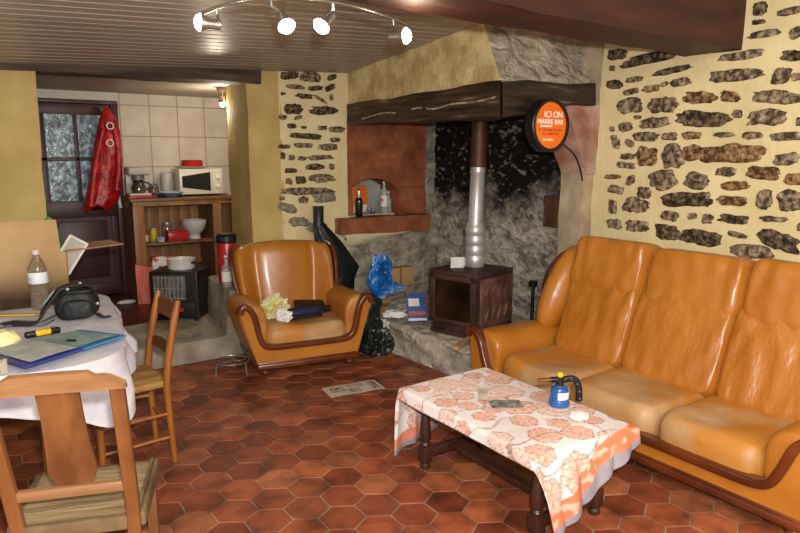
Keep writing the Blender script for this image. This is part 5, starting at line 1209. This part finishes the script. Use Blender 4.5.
mb = MB(); mb.blob((0, 0, .03), (.09, .07, .05), .2, 1.5, 4, 2, .8, floor=0); c_ = mb.build('yellow_cloth', M('pale_yellow_cloth', 'd9d08a', 'e6dfa6', scale=4, rough=.9)); at(c_, PX(-4, 347, Z=TZ2)); tag(c_, 'pale yellow duster bunched at the left edge of the table', 'cloth')
mb = MB(); mb.tube(smoothpath([PX(x, y, Z=TZ2 + .008) for x, y in ((-10, 326), (10, 322), (25, 321), (40, 322), (50, 318), (58, 314))], 6), .006, 8); mb.tube(smoothpath([PX(x, y, Z=TZ2 + .008) for x, y in ((-10, 331), (8, 326), (25, 325), (42, 325), (54, 320))], 6), .005, 8)
tag(mb.build('grey_cable', M('grey_cable', '4a4d52', '6a6d72', scale=9, rough=.5)), 'grey looped cable lying on the table left of the black bag', 'cable')
o = thing('bulldog_clip', 'small pale metal clip hooked on the corner of the blue folder', 'clip', PX(4, 374, Z=TZ2 + .0), D(30)); mb = MB(); mb.box((0, 0, .03), (.03, .012, .06), .004); mb.build('jaw', M('pale_metal', 'a39a86', 'b8b09c', scale=9, rough=.4), o); mb = MB(); mb.tube([(.012, -.008, .05), (.012, -.02, .075), (-.012, -.02, .075), (-.012, -.008, .05)], .002, 6); mb.build('wire_arm', wire, o)

# ------------------------------------------------------------------ ceiling spotlight track
tl = thing('spotlight_track', 'curved chrome spotlight bar with four lit lamps under the ceiling', 'ceiling light', (0, 0, 0))
bar = smoothpath([PX(x, y, Z=z) for x, y, z in ((200, 14, 2.2), (222, 6, 2.2), (250, 0, 2.2), (285, -3, 2.2), (320, 0, 2.2), (352, 6, 2.2), (382, 15, 2.2), (406, 24, 2.2))], 5)
mb = MB(); mb.tube(bar, 0, prof=rectprof(.012, .022), up=(0, 0, 1)); mb.build('bar', chrome, tl)
mid = bar[15]
mb = MB(); zz = zc(mid.x, mid.y); mb.lathe([(.05, zz - .03), (.05, zz - .004)], 24, Matrix.Translation((mid.x, mid.y, 0))); mb.cyl((mid.x, mid.y, mid.z), (mid.x, mid.y, zz - .02), .012); mb.build('ceiling_mount', chrome, tl)
bulbs = []
for (tx, ty), (bx_, by_), (dxp, dyp) in (((216, 7), (205, 23), (-1, .05)), ((274, -2), (285, 23), (.5, 1)), ((334, 2), (324, 23), (-.6, 1)), ((391, 18), (402, 36), (1, .15))):
    a = min(bar, key=lambda p: (p - PX(tx, ty, Z=p.z)).length)
    # lamp hangs about 8 cm below the bar
    b = PX(bx_, by_, Z=a.z - .085)
    axis = (_r * dxp - _u * dyp - _f * .55).normalized()
    mb = MB(); back = b - axis * .055; mb.tube([a, a + Vector((0, 0, -.03)), back + Vector((0, 0, .012)), back], .006, 8); s_ = mb.build('stem', chrome, tl)
    mb = MB(); q = axis.to_track_quat('Z', 'Y').to_matrix().to_4x4(); mb.lathe([(.018, -.06), (.021, -.055), (.022, -.01), (.033, .012), (.036, .02)], 20, Matrix.Translation(b) @ q, caps=False); mb.build('lamp_head', chrome, tl)
    mb = MB(); mb.lathe([(.02, 0), (.031, .012), (.033, .022), (.026, .034), (.01, .04)], 20, Matrix.Translation(b) @ q); mb.build('bulb', bulb, tl)
    bulbs.append(b + axis * .06)

# ------------------------------------------------------------------ light
def light(name, kind, loc, energy, col=(1, 1, 1), size=.05, rot=None, spot=None):
    l = bpy.data.lights.new(name, kind); l.energy = energy; l.color = col
    if kind == 'AREA': l.shape = 'RECTANGLE'; l.size = size[0]; l.size_y = size[1]
    else: l.shadow_soft_size = size
    if spot: l.spot_size = spot; l.spot_blend = .4
    o = bpy.data.objects.new(name, l); COL.objects.link(o); o.location = loc
    if rot: o.rotation_euler = rot
    return o
light('camera_flash', 'POINT', (.03, -.05, 1.74), FLASH, (1, .97, .92), .035)
for p in bulbs: light('spot_bulb', 'POINT', p, BULB, (1, .80, .55), .03)
light('kitchen_bulb', 'POINT', kl + Vector((0, 0, -.2)), KBULB, (1, .86, .66), .03)
light('room_fill', 'AREA', (.9, -.6, 2.5), FILL, (1, .93, .84), (2.6, .8), (D(38), 0, D(-25)))
w = bpy.data.worlds.new('world'); scene.world = w; w.use_nodes = True
w.node_tree.nodes['Background'].inputs[0].default_value = (1, .95, .88, 1)
w.node_tree.nodes['Background'].inputs[1].default_value = WORLD
scene.view_settings.view_transform = 'Standard'
scene.view_settings.look = 'None'
scene.view_settings.exposure = EXPOS
